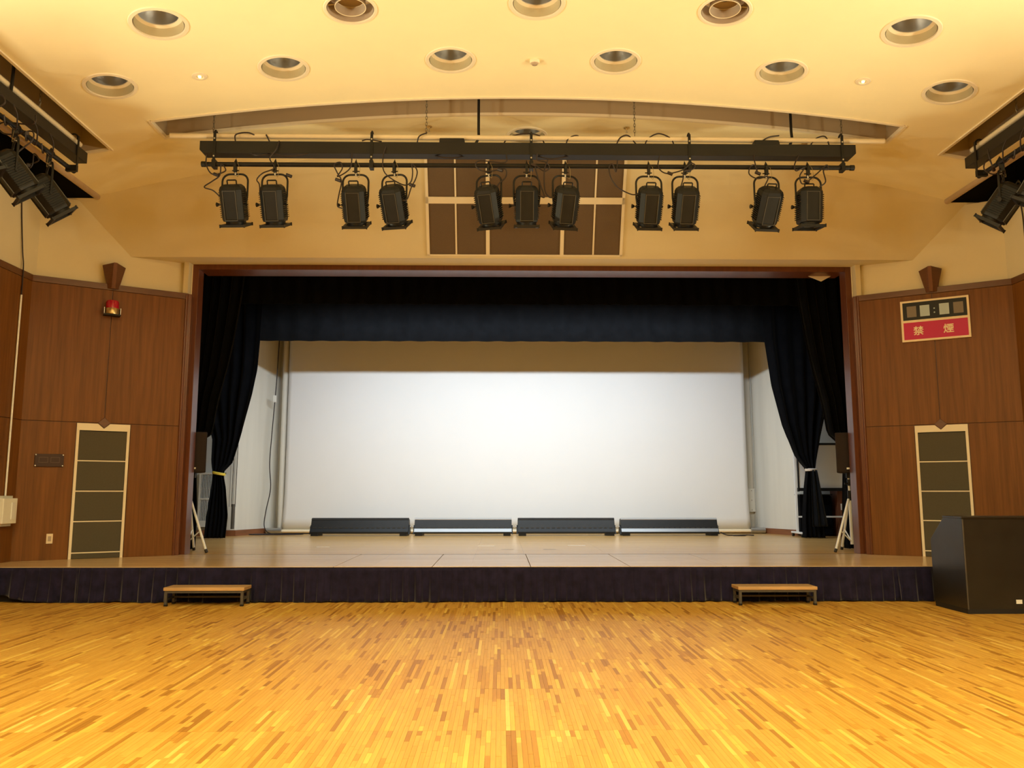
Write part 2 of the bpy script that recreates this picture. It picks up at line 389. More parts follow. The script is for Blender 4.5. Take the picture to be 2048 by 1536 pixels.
# ------------------------------------------------------------------ ceiling vault with real slots and light wells
CX = 5.68; cb = MB(); prof = []
nseg = 40
for i in range(nseg + 1):
    x = -CX + 2 * CX * i / nseg; prof.append((x, vault(x)))
poly = prof + [(CX, 6.15), (-CX, 6.15)]
cb.prism(poly, -12.2, 10.75, 'y')
ce = cb.build('ceiling', M['ceil'])
DL = [(x, 8.02) for x in (-4.35, -2.58, -.855, .865, 2.60, 4.35)] + [(-3.47, 7.07), (0, 7.03), (3.49, 7.09), (0, 9.86)]
DF = [(-1.72, 7.06), (1.74, 7.04)]
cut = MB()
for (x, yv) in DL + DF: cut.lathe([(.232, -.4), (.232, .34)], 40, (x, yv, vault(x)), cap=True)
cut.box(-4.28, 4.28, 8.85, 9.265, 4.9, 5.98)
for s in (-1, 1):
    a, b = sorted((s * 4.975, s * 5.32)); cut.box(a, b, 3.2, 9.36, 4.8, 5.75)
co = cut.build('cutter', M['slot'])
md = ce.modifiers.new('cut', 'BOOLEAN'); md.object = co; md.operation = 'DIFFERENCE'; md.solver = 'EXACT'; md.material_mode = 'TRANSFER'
dg = bpy.context.evaluated_depsgraph_get(); nm_ = bpy.data.meshes.new_from_object(ce.evaluated_get(dg)); ce.modifiers.clear(); ce.data = nm_; ce.data.name = 'ceiling'
bpy.data.objects.remove(co)
struct(ce, 'cream vaulted plaster ceiling with round light wells and long lighting slots', 'ceiling')
# slot trims (thin frames)
def slotframe(a, b, y0, y1, curved):
    m_ = MB(); t = .028
    if curved:
        n = 28
        for yy0, yy1 in ((y0 - t, y0 + .006), (y1 - .006, y1 + t)):
            for i in range(n):
                xa = a + (b - a) * i / n; xb = a + (b - a) * (i + 1) / n
                za, zb = vault(xa), vault(xb)
                m_.add([(xa, yy0, za - .012), (xb, yy0, zb - .012), (xb, yy1, zb - .012), (xa, yy1, za - .012), (xa, yy0, za + .02), (xb, yy0, zb + .02), (xb, yy1, zb + .02), (xa, yy1, za + .02)],
                       [(0,3,2,1), (4,5,6,7), (0,1,5,4), (1,2,6,5), (2,3,7,6), (3,0,4,7)])
        for xa, xb in ((a - t, a + .006), (b - .006, b + t)):
            z = min(vault(xa), vault(xb)); m_.box(xa, xb, y0 - t, y1 + t, z - .012, z + .03)
    else:
        for xa, xb in ((a - t, a + .006), (b - .006, b + t)):
            z = min(vault(xa), vault(xb)); m_.box(xa, xb, y0, y1 + t, z - .010, z + .03)
        za, zb = vault(a), vault(b)
        m_.add([(a, y1 - .006, za - .011), (b, y1 - .006, zb - .011), (b, y1 + t, zb - .011), (a, y1 + t, za - .011), (a, y1 - .006, za + .02), (b, y1 - .006, zb + .02), (b, y1 + t, zb + .02), (a, y1 + t, za + .02)],
               [(0,3,2,1), (4,5,6,7), (0,1,5,4), (1,2,6,5), (2,3,7,6), (3,0,4,7)])
    return m_
slotframe(-4.28, 4.28, 8.85, 9.265, True).build('slot_trim', M['creamtrim'], ce)
slotframe(-5.32, -4.975, 3.2, 9.36, False).build('slot_trim', M['creamtrim'], ce)
slotframe(4.975, 5.32, 3.2, 9.36, False).build('slot_trim', M['creamtrim'], ce)
for s in (-1, 1):
    MB().tube([(s * 5.70, -12, vault(5.7) - .005), (s * 5.70, 10.62, vault(5.7) - .005)], .043, 14).build('edge_trim', M['trimtube'], ce, smooth=True)
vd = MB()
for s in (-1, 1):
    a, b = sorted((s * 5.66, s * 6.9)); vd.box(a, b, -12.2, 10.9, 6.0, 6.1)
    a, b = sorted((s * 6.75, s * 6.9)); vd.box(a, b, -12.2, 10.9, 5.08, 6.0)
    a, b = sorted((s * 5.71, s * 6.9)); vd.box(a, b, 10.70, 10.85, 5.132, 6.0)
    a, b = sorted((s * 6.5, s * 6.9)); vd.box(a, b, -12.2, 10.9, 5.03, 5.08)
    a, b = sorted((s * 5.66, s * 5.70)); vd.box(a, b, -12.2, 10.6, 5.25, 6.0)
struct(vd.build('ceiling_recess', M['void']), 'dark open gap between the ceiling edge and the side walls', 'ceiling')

# ------------------------------------------------------------------ ceiling fixtures
def ringprof(r0, r1, z0, z1): return [(r0, z0), (r1, z0), (r1, z1), (r0, z1), (r0, z0)]
def make_downlight():
    e = empty('downlight')
    MB().lathe([(.222, .004), (.226, -.012), (.258, -.010), (.264, .0), (.262, .012), (.226, .012), (.222, .004)], 40).build('flange', M['creamtrim'], e, smooth=True)
    MB().lathe([(.223, .0), (.212, .085), (.207, .085), (.217, .0)], 40).build('baffle', M['baffle'], e, smooth=True)
    MB().lathe([(.214, .078), (.176, .090), (.176, .10), (.224, .10), (.224, .07)], 40).build('inner_ring', M['creamtrim'], e, smooth=True)
    MB().lathe([(.178, .090), (.174, .14), (.155, .22), (.11, .285), (.04, .31), (.001, .311)], 40).build('reflector', M['reflector'], e, smooth=True)
    b_ = MB().lathe([(.001, .14), (.03, .15), (.042, .185), (.035, .23), (.022, .26), (.022, .30)], 20).build('lamp_bulb', M['glass'], e, smooth=True)
    return e
row = ['leftmost of the front row', 'second from left in the front row', 'third from left in the front row', 'third from right in the front row', 'second from right in the front row', 'rightmost of the front row']
lbl = ['unlit recessed round downlight, %s across the ceiling' % r for r in row] + ['unlit round downlight near the top left corner of the ceiling', 'unlit round downlight cut by the top edge at the ceiling centre', 'unlit round downlight near the top right corner of the ceiling', 'unlit round downlight just behind the hanging batten, over the brown grille']
proto = make_downlight()
for i, (x, yv) in enumerate(DL):
    o = proto if i == 0 else copy_tree(proto)
    o.location = (x, yv, vault(x)); o.rotation_euler = (0, math.atan(2 * VA * x), 0)
    tag(o, lbl[i], 'downlight', 'recessed ceiling downlights')
def make_diffuser():
    e = empty('ceiling_diffuser')
    MB().lathe([(.215, .004), (.219, -.012), (.242, -.010), (.248, .0), (.246, .012), (.219, .012), (.215, .004)], 40).build('flange', M['creamtrim'], e, smooth=True)
    MB().lathe([(.216, .0), (.205, .14), (.12, .17), (.118, .17), (.20, .135), (.211, .0)], 40).build('housing', M['brownring'], e, smooth=True)
    MB().lathe([(.142, .015), (.138, .10), (.134, .10), (.137, .015), (.142, .015)], 36).build('inner_sleeve', M['brownring'], e, smooth=True)
    for rr, z in ((.14, .014), (.137, .10)):
        MB().tube([(rr * math.cos(t * PI / 18), rr * math.sin(t * PI / 18), z) for t in range(36)], .004, 6, True).build('bright_rim', M['whitepipe'], e, smooth=True)
    for s in (-1, 1):
        MB().tube([(s * .14, 0, .05), (s * .208, 0, .05)], .004, 6).build('spoke', M['whitepipe'], e)
    MB().lathe([(.118, .165), (.001, .175)], 32).build('dark_core', M['dark'], e)
    return e
proto = make_diffuser()
for i, (x, yv) in enumerate(DF):
    o = proto if i == 0 else copy_tree(proto)
    o.location = (x, yv, vault(x)); o.rotation_euler = (0, math.atan(2 * VA * x), 0)
    tag(o, 'round ceiling air diffuser with concentric rings, %s of the two' % ('left' if i == 0 else 'right'), 'diffuser', 'ring diffusers in the ceiling')
for i, x in enumerate((-3.445, 3.455)):
    e = empty('emergency_light', (x, 8.03, vault(x))); e.rotation_euler = (0, math.atan(2 * VA * x), 0)
    tag(e, 'tiny glowing emergency lamp in the ceiling, %s side' % ('left' if i == 0 else 'right'), 'lamp', 'emergency lamps')
    MB().lathe([(.03, -.004), (.045, -.014), (.075, -.008), (.08, .002), (.03, .002)], 28).build('flange', M['creamtrim'], e, smooth=True)
    MB().lathe([(.001, -.022), (.014, -.018), (.018, -.008), (.016, .0)], 16).build('bulb', M['glow'], e, smooth=True)
e = empty('smoke_detector', (.02, 8.04, vault(0))); tag(e, 'small round cream smoke detector at the ceiling centre', 'detector')
MB().lathe([(.05, .002), (.052, -.018), (.046, -.03), (.034, -.032)], 28).build('base', M['creamtrim'], e, smooth=True)
MB().lathe([(.034, -.030), (.030, -.046), (.018, -.052), (.001, -.052)], 24).build('sensor_head', M['brownring'], e, smooth=True)
for i, (x, yv, l) in enumerate(((-1.21, 9.56, 'left'), (1.215, 9.56, 'middle'), (3.42, 9.60, 'right'))):
    e = empty('sprinkler_head', (x, yv, vault(x))); tag(e, 'small brass sprinkler head below the ceiling behind the batten, %s one' % l, 'sprinkler', 'ceiling sprinklers')
    MB().lathe([(.036, .002), (.036, -.006), (.012, -.012), (.008, -.03)], 20).build('rosette', M['brass'], e, smooth=True)
    MB().lathe([(.006, -.03), (.006, -.055), (.014, -.058), (.014, -.062), (.001, -.063)], 12).build('deflector', M['steel'], e, smooth=True)

# ------------------------------------------------------------------ lighting battens
def chain_mesh(z0, z1):
    m_ = MB(); n = max(2, int((z1 - z0) / .036)); h = (z1 - z0) / n
    for i in range(n):
        zc = z0 + h * (i + .5); pts = []
        for k in range(10):
            t = 2 * PI * k / 10; a = .010 * math.cos(t); c = h * .68 * math.sin(t)
            pts.append((a, 0, zc + c) if i % 2 else (0, a, zc + c))
        m_.tube(pts, .0035, 5, True)
    return m_
def strap(zpipe, zlow, top=.075, y=0, w=.032):
    m_ = MB()
    m_.box(-w/2, w/2, -.085, -.079, zlow - .03, zpipe + .02)
    m_.tube([(0, .045 * math.cos(t) * 1.0 - .04, zpipe + .045 * math.sin(t)) for t in [PI * k / 8 for k in range(-1, 10)]], .011, 6)
    m_.box(-w/2 - .006, w/2 + .006, -.09, .0, zlow - .045, zlow + .045)
    return m_
bat = empty('lighting_batten', (0, 9.05, 0)); tag(bat, 'long black lighting batten with a wiring duct hung across the ceiling slot', 'lighting batten')
MB().tube([(-4.14, 0, 5.30), (4.14, 0, 5.285)], .031, 14).build('support_pipe', M['whitepipe'], bat, smooth=True)
MB().prism([(-3.77, 5.205), (3.77, 5.205), (3.77, 5.10), (3.73, 5.062), (-3.73, 5.062), (-3.77, 5.10)], -.075, .075, 'y').build('wiring_duct', M['duct'], bat, bevel=.003)
MB().tube([(-3.71, -.05, 4.935), (3.71, -.05, 4.935)], .026, 14).build('lamp_pipe', M['metal'], bat, smooth=True)
for s in (-1, 1): MB().tube([(s * 3.70, -.05, 4.935), (s * 3.745, -.05, 4.935)], .032, 14).build('pipe_end_cap', M['metal'], bat, smooth=True)
for x in (-3.60, -1.81, .018, 1.84, 3.61):
    o = strap(5.295, 4.935).build('hanger_strap', M['metal'], bat, loc=(x, 0, 0))
    for zz in (5.232, 5.02):
        MB().tube([(0, -.091, zz), (0, -.085, zz)], .009, 10).build('strap_bolt', M['steel'], o)
for x in (-3.648, -1.195, 1.225, 3.646):
    chain_mesh(5.33, vault(x) + .22).build('chain', M['chain'], bat, loc=(x, 0, 0))
for x in (-.59, 3.063):
    MB().tube(smoothpath([(x, .02, vault(x) + .25), (x, .02, 5.42), (x, .01, 5.30), (x - .045, 0, 5.20)]), .016, 10).build('conduit_rod', M['metal'], bat, smooth=True)
for x in (-.89, 2.75):
    MB().prism([(x - .15, 5.20), (x + .15, 5.20), (x + .135, 5.262), (x - .145, 5.262)], -.06, .06, 'y').build('junction_box', M['duct'], bat, bevel=.004)
loops = [[(-3.37, -.06, 5.2), (-3.36, -.08, 5.28), (-3.22, -.06, 5.31), (-3.12, .02, 5.28)],
         [(-3.20, -.06, 5.07), (-3.12, -.09, 5.03), (-3.02, -.08, 5.04), (-2.96, -.02, 5.08)],
         [(-2.95, -.08, 5.06), (-2.8, -.09, 5.02), (-2.65, -.085, 5.03), (-2.52, -.06, 5.07)],
         [(-3.03, -.04, 5.3), (-3.0, -.03, 5.24), (-2.98, 0, 5.2)],
         [(-.32, .04, 5.2), (-.24, .0, 5.30), (-.05, -.04, 5.33), (.12, -.02, 5.31), (.19, .03, 5.2)],
         [(.42, .0, 5.2), (.45, -.02, 5.28), (.55, -.02, 5.32), (.62, .02, 5.27)],
         [(1.0, .0, 5.2), (1.05, -.03, 5.29), (1.14, -.03, 5.32), (1.23, .0, 5.24), (1.27, .03, 5.2)],
         [(1.33, .0, 5.2), (1.38, -.02, 5.29), (1.50, -.03, 5.345), (1.64, -.02, 5.29), (1.69, .02, 5.2)],
         [(2.68, -.02, 5.25), (2.77, -.05, 5.30), (2.9, -.03, 5.33)],
         [(3.27, .0, 5.22), (3.33, -.02, 5.30), (3.44, -.03, 5.32), (3.5, .0, 5.2)],
         [(-1.92, -.09, 5.21), (-1.85, -.09, 5.225), (-1.70, -.05, 5.22)],
         [(-1.30, -.02, 5.2), (-1.27, -.06, 5.28), (-1.18, -.05, 5.33)],
         [(-1.1, -.02, 5.07), (-.98, -.05, 5.03), (-.85, -.05, 5.03), (-.75, .0, 5.07)],
         [(.1, -.03, 5.06), (.22, -.08, 5.01), (.34, -.08, 5.02), (.45, -.03, 5.07)]]
for p in loops: MB().tube(smoothpath(p), .008, 7).build('cable_loop', M['cable'], bat, smooth=True)

# ---- spotlights
def rrect(w, d, c, z):
    return [(-w+c, -d, z), (w-c, -d, z), (w, -d+c, z), (w, d-c, z), (w-c, d, z), (-w+c, d, z), (-w, d-c, z), (-w, -d+c, z)]
def loft(m_, rings):
    n = len(rings[0]); vs = [p for r in rings for p in r]
    fs = [(i*n+k, i*n+(k+1)%n, (i+1)*n+(k+1)%n, (i+1)*n+k) for i in range(len(rings)-1) for k in range(n)] + [tuple(range(n))[::-1], tuple(range((len(rings)-1)*n, len(rings)*n))]
    m_.add(vs, fs); return m_
def make_spot():
    e = empty('stage_spotlight')
    c = MB()
    c.tube([(0, .033 * math.cos(t), .033 * math.sin(t)) for t in [PI * (k / 8 - .15) for k in range(0, 11)]], .009, 6)
    c.box(-.014, .014, -.04, .012, -.10, .0); c.add([(-.01, -.03, .02), (.01, -.03, .02), (.01, .03, .02), (-.01, .03, .02), (0, 0, .075)], [(0,1,4), (1,2,4), (2,3,4), (3,0,4), (0,3,2,1)])
    c.tube([(-.04, 0, -.075), (.04, 0, -.075)], .007, 8)
    cl = c.build('clamp', M['metal'], e)
    MB().lathe([(.001, -.135), (.012, -.132), (.014, -.105), (.014, -.092), (.001, -.09)], 10).build('clamp_bolt', M['steel'], cl)
    hw, zt, zp, cr = .147, -.118, -.475, .085; pts = [(-hw + .012, 0, zp), (-hw, 0, zp + .10), (-hw, 0, zt - cr)]
    for k in range(1, 7): a = PI / 2 * k / 6; pts.append((-hw + cr * (1 - math.cos(a)), 0, zt - cr * (1 - math.sin(a))))
    for k in range(0, 7): a = PI / 2 * k / 6; pts.append((hw - cr * (1 - math.sin(a)), 0, zt - cr * (1 - math.cos(a))))
    pts += [(hw, 0, zp + .10), (hw - .012, 0, zp)]
    MB().tube(pts, .0115, 8).build('yoke', M['metal'], e, smooth=True)
    kn = MB().lathe([(.006, 0), (.006, .035), (.014, .036), (.026, .062), (.024, .066), (.001, .066)], 10, M=Matrix.Rotation(R(-90), 4, 'Y')).build('tilt_knob', M['metal'], e, loc=(-.138, 0, zp))
    MB().lathe([(.012, 0), (.012, .014), (.007, .015), (.007, .026), (.001, .026)], 8, M=Matrix.Rotation(R(90), 4, 'Y')).build('pivot_nut', M['metal'], e, loc=(.134, 0, zp))
    # housing in its own frame: pivot at origin, lens towards -z
    h = MB()
    loft(h, [rrect(.118, .118, .045, -.185), rrect(.125, .125, .05, -.16), rrect(.128, .128, .05, .165), rrect(.118, .118, .05, .195), rrect(.088, .092, .04, .222)])
    ho = h.build('housing', M['spot'], e, loc=(0, 0, zp), bevel=.004)
    for s in (-1, 1):
        fm = MB()
        for k in range(13): fm.box(s * .128 - .014, s * .128 + .014, -.075, .075, -.14 + k * .0225, -.133 + k * .0225)
        fm.build('cooling_fin', M['spot'], ho)
    for yy in (-1, 1):
        fr = MB(); yv = yy * .129
        for xa in (-.075, .068): fr.box(xa, xa + .007, yv - .004, yv + .004, -.165, .15)
        fr.box(-.075, .075, yv - .004, yv + .004, -.172, -.165); fr.box(-.075, .075, yv - .004, yv + .004, .15, .157)
        fr.build('panel_bead', M['spotedge'], ho)
    hd = MB(); hd.tube([(-.052, 0, .215), (-.052, 0, .262), (-.046, 0, .268), (.046, 0, .268), (.052, 0, .262), (.052, 0, .215)], .008, 8); hd.build('handle', M['metal'], ho)
    MB().box(-.03, .02, -.05, -.03, .222, .226).build('rating_label', M['spotedge'], ho)
    MB().lathe([(.112, -.180), (.112, -.222), (.104, -.222), (.104, -.19)], 28).build('lens_barrel', M['spot'], ho, smooth=True)
    MB().lathe([(.105, -.20), (.07, -.216), (.001, -.222)], 28).build('lens', M['glass'], ho, smooth=True)
    gf = MB(); q = .138; g_ = .108
    for (a, b, c_, d_) in ((-q, q, -q, -g_), (-q, q, g_, q), (-q, -g_, -g_, g_), (g_, q, -g_, g_)): gf.box(a, b, c_, d_, -.246, -.216)
    for sx in (-1, 1):
        for sy in (-1, 1): gf.box(sx * q - .006, sx * q + .006, sy * q - .006, sy * q + .006, -.250, -.212)
    gf.build('gel_frame', M['metal'], ho)
    return e
SPX = [-3.355, -2.905, -1.986, -1.545, -.467, -.035, .408, 1.366, 1.783, 2.722, 3.204]
YAW = [-3, -3, -2, -12, -16, 0, 9, 2, 1, 5, 0]
TILT = [24, 24, 30, 33, 33, 17, 33, 31, 31, 37, 8]
ordn = ['first', 'second', 'third', 'fourth', 'fifth', 'sixth and middle', 'seventh', 'eighth', 'ninth', 'tenth', 'eleventh and last']
# cords in batten coordinates: offsets (dx, dy, dz) from the clamp
CORD = [[(-.15, -.06, -.40), (-.22, -.08, -.34), (-.325, -.06, -.295), (-.24, -.05, -.22), (-.16, -.05, -.15), (-.15, -.05, -.02), (-.10, -.04, -.09), (-.20, -.05, -.14), (-.27, -.05, -.12), (-.32, -.05, -.02), (-.33, -.03, .10)],
        [(-.145, -.06, -.38), (-.15, -.08, -.27), (-.18, -.08, -.21), (-.12, -.07, -.13), (.0, -.05, -.06), (-.05, -.06, .05), (.02, -.06, .16), (.04, -.03, .27)],
        [(-.13, -.1, -.55), (-.18, -.1, -.52), (-.17, -.08, -.38), (-.15, -.06, -.22), (-.20, -.05, -.12), (-.24, -.05, -.02), (-.17, -.05, .01), (-.15, -.04, -.06), (-.20, -.05, -.16), (-.06, -.05, -.06), (-.04, -.05, .12)],
        [(.10, -.12, -.46), (.16, -.1, -.44), (.20, -.08, -.30), (.25, -.06, -.18), (.26, -.05, -.08), (.20, -.05, .0), (.21, -.04, -.10), (.19, -.05, -.22), (.1, -.05, -.25), (-.1, -.06, -.12), (-.13, -.05, .06), (-.1, -.05, .2)],
        [(.08, -.1, -.30), (.12, -.08, -.24), (.19, -.06, -.16), (.2, -.05, -.08), (.16, -.05, -.05), (.05, -.05, -.08), (-.08, -.05, -.08), (-.15, -.05, -.02), (-.10, -.05, .04), (.18, -.05, .02), (.20, -.04, .12)],
        [(.12, -.1, -.38), (.20, -.08, -.40), (.16, -.06, -.26), (.12, -.05, -.13), (.10, -.05, -.02), (.2, -.05, -.08), (.26, -.05, -.04), (.22, -.04, .03), (.12, -.04, .06), (.12, -.03, .14)],
        [(-.13, -.08, -.40), (-.19, -.08, -.40), (-.235, -.06, -.32), (-.245, -.05, -.2), (-.24, -.05, -.06), (-.20, -.04, .06)],
        [(-.13, -.08, -.36), (-.22, -.08, -.36), (-.36, -.07, -.28), (-.44, -.06, -.16), (-.46, -.05, -.04), (-.42, -.05, .01), (-.38, -.04, -.08), (-.36, -.04, .06)],
        [(-.08, -.1, -.30), (-.04, -.08, -.18), (-.02, -.06, -.08), (.08, -.05, -.05), (.11, -.05, .0), (.06, -.05, .02), (-.04, -.05, -.06), (-.22, -.05, -.10), (-.31, -.04, -.02), (-.29, -.03, .12)],
        [(-.05, -.08, -.26), (-.0, -.07, -.14), (-.12, -.06, -.16), (-.21, -.05, -.10), (-.19, -.05, -.01), (-.14, -.05, -.0), (-.11, -.05, -.10), (-.14, -.04, .06), (-.14, -.03, .14)],
        [(.10, -.08, -.26), (.17, -.08, -.2), (.16, -.06, -.06), (.22, -.05, -.04), (.2, -.05, .01), (.08, -.05, -.1), (-.08, -.06, -.22), (-.11, -.05, -.12), (-.05, -.05, -.02), (-.15, -.05, -.06), (-.16, -.04, .02), (-.1, -.03, .14)]]
PLUG = [(8, (-.20, -.05, -.145)), (4, (.17, -.05, -.15)), (8, (-.19, -.05, -.20)), (7, (.21, -.06, -.26)), (4, (.13, -.05, -.07)), (8, (.08, -.05, -.01)), None, None, (7, (-.18, -.05, -.10)), (6, (-.11, -.05, -.09)), (6, (-.04, -.06, -.19))]
def spot_extras(e, ci):
    """cord with its plug and the thin safety wire, in the light's own frame (parents rotated by yaw only)"""
    rz = e.rotation_euler.z; Rm = Matrix.Rotation(-rz, 4, 'Z')
    pts = [Rm @ Vector(p) for p in CORD[ci]]
    cd = MB().tube(smoothpath(pts), .0075, 7).build('power_cord', M['cable'], e, smooth=True)
    if PLUG[ci]:
        p = Rm @ Vector(PLUG[ci][1]); MB().tube([p + Vector((-.03, 0, .012)), p + Vector((.03, 0, -.012))], .019, 8).build('plug', M['cable'], cd)
    MB().tube(smoothpath([(.02, -.02, .028), (.05, -.03, -.05), (.045, -.04, -.16), (.02, -.02, -.14)]), .0025, 5).build('safety_wire', M['wire'], e)
sproto = make_spot(); spots = []
for i, x in enumerate(SPX):
    o = sproto if i == 0 else copy_tree(sproto)
    o.location = (x, 9.0, 4.935); o.rotation_euler = (0, 0, R(YAW[i]))
    for ch in o.children:
        if ch.name.split('.')[0] == 'housing': ch.rotation_euler = (R(TILT[i]), 0, 0)
    tag(o, 'black stage spotlight on the central batten, %s counted from the left' % ordn[i], 'spotlight', 'spotlights on the central batten'); spots.append(o)
side_sp = []
def side_batten(s):
    b_ = empty('side_lighting_batten', (s * 5.13, 0, 0)); tag(b_, 'black lighting batten running along the %s ceiling slot' % ('left' if s < 0 else 'right'), 'lighting batten', 'side lighting battens')
    MB().tube([(0, 3.6, 5.16), (0, 8.98, 5.15)], .031, 12).build('support_pipe', M['whitepipe'], b_, smooth=True)
    MB().prism([(-.07, 4.945), (.07, 4.945), (.07, 5.07), (-.07, 5.07)], 3.6, 9.03, 'y').build('wiring_duct', M['duct'], b_, bevel=.003)
    MB().tube([(0, 3.6, 4.80), (0, 8.90, 4.80)], .026, 12).build('lamp_pipe', M['metal'], b_, smooth=True)
    for yy in (8.80, 7.25, 5.6):
        m_ = MB(); m_.box(-s * .08 - .004, -s * .08 + .004, yy - .016, yy + .016, 4.77, 5.17)
        m_.tube([(-s * .02 + .048 * math.cos(t), yy, 5.15 + .048 * math.sin(t)) for t in [PI * k / 8 for k in range(-1, 10)]], .011, 6)
        m_.box(-.035 if s < 0 else -.085, .085 if s < 0 else .035, yy - .02, yy + .02, 4.76, 4.83); m_.build('hanger_strap', M['metal'], b_)
    for yy in (8.15, 6.4):
        chain_mesh(5.19, 5.55).build('chain', M['chain'], b_, loc=(0, yy, 0))
    MB().tube(smoothpath([(-s * .03, 7.60, 5.60), (-s * .03, 7.62, 5.4), (-s * .04, 7.6, 5.2), (-s * .045, 7.58, 5.05)]), .016, 8).build('conduit_rod', M['metal'], b_, smooth=True)
    for yy in (8.25, 7.95, 7.6):
        MB().tube(smoothpath([(-s * .07, yy, 4.95), (-s * .09, yy + .04, 4.86), (-s * .05, yy + .1, 4.74), (0, yy + .06, 4.78), (-s * .04, yy - .05, 4.72), (-s * .05, yy - .1, 4.80)]), .008, 6).build('cable_loop', M['cable'], b_, smooth=True)
for s in (-1, 1): side_batten(s)
for s, yy, tl, yw, lb in ((-1, 8.42, 40, 0, 'nearest the batten end'), (-1, 7.80, 40, 0, 'second from the batten end'), (-1, 7.22, 28, 0, 'third from the batten end'), (1, 8.50, 38, 0, 'nearest the batten end'), (1, 7.88, 33, 0, 'second from the batten end')):
    o = copy_tree(sproto); o.location = (s * 5.13, yy, 4.80); o.rotation_euler = (0, 0, R(-50 if s < 0 else 48) + R(yw))
    for ch in o.children:
        if ch.name.split('.')[0] == 'housing': ch.rotation_euler = (R(tl), 0, 0)
    tag(o, 'black stage spotlight on the %s side batten, %s' % ('left' if s < 0 else 'right', lb), 'spotlight', 'spotlights on the side battens'); side_sp.append(o)
for i, o in enumerate(spots): spot_extras(o, i)
for i, o in enumerate(side_sp): spot_extras(o, (0, 4, 5, 9, 1)[i])

# ------------------------------------------------------------------ brown grille above the stage (two leaning rows)
gr = empty('wall_grille', (0, 0, 0)); tag(gr, 'brown cloth speaker grille in a cream frame above the stage centre', 'grille')
def lean(P0, P1):
    """matrix: local x = world x, local z up the slope from P0 to P1, local y into the wall"""
    d = Vector((0, P1[0] - P0[0], P1[1] - P0[1])); L_ = d.length; d.normalize(); n = Vector((1, 0, 0)).cross(d) * -1
    Mx = Matrix(((1, n.x, d.x, 0), (0, n.y, d.y, P0[0]), (0, n.z, d.z, P0[1]), (0, 0, 0, 1))); return Mx, L_
for (P0, P1, v0, v1) in (((10.94, 4.408), (10.576, 5.105), .03, None), ((10.576, 5.105), (10.14, 5.844), .0, None)):
    Mx, L_ = lean(P0, P1); z0, z1 = (.035, L_ - .0) if v0 else (.0, L_ * .72)
    fy0, fy1 = -.03, .02
    xs = [-1.335, -.945, -.485, .485, .945, 1.335] if 0 else [-1.335, -.93, -.505, .505, .93, 1.335]
    th = .038
    for x in (-1.335, 1.335 - th): MB().box(x, x + th, fy0, fy1, z0, z1, Mx).build('frame_side', M['creamtrim'], gr, bevel=.002)
    for zz in ((z0, z0 + .022), (z1 - .045, z1)) if v0 else ((z0, z0 + .045), (z1 - .03, z1)): MB().box(-1.335, 1.335, fy0, fy1, zz[0], zz[1], Mx).build('frame_rail', M['creamtrim'], gr)
    for x, wd in ((-.505, .05), (.505, .05), (-.935, .022), (.935, .022)) : MB().box(x - wd / 2, x + wd / 2, fy0 + (0 if wd > .03 else .006), fy1, z0 + .02, z1 - .02, Mx).build('mullion', M['creamtrim'], gr)
    za, zb = (z0 + .022, z1 - .045) if v0 else (z0 + .045, z1 - .03)
    for a, b in ((-1.297, -.946), (-.924, -.53), (-.48, .48), (.53, .924), (.946, 1.297)):
        MB().box(a, b, -.012, .01, za, zb, Mx).build('cloth_panel', M['grille'], gr)

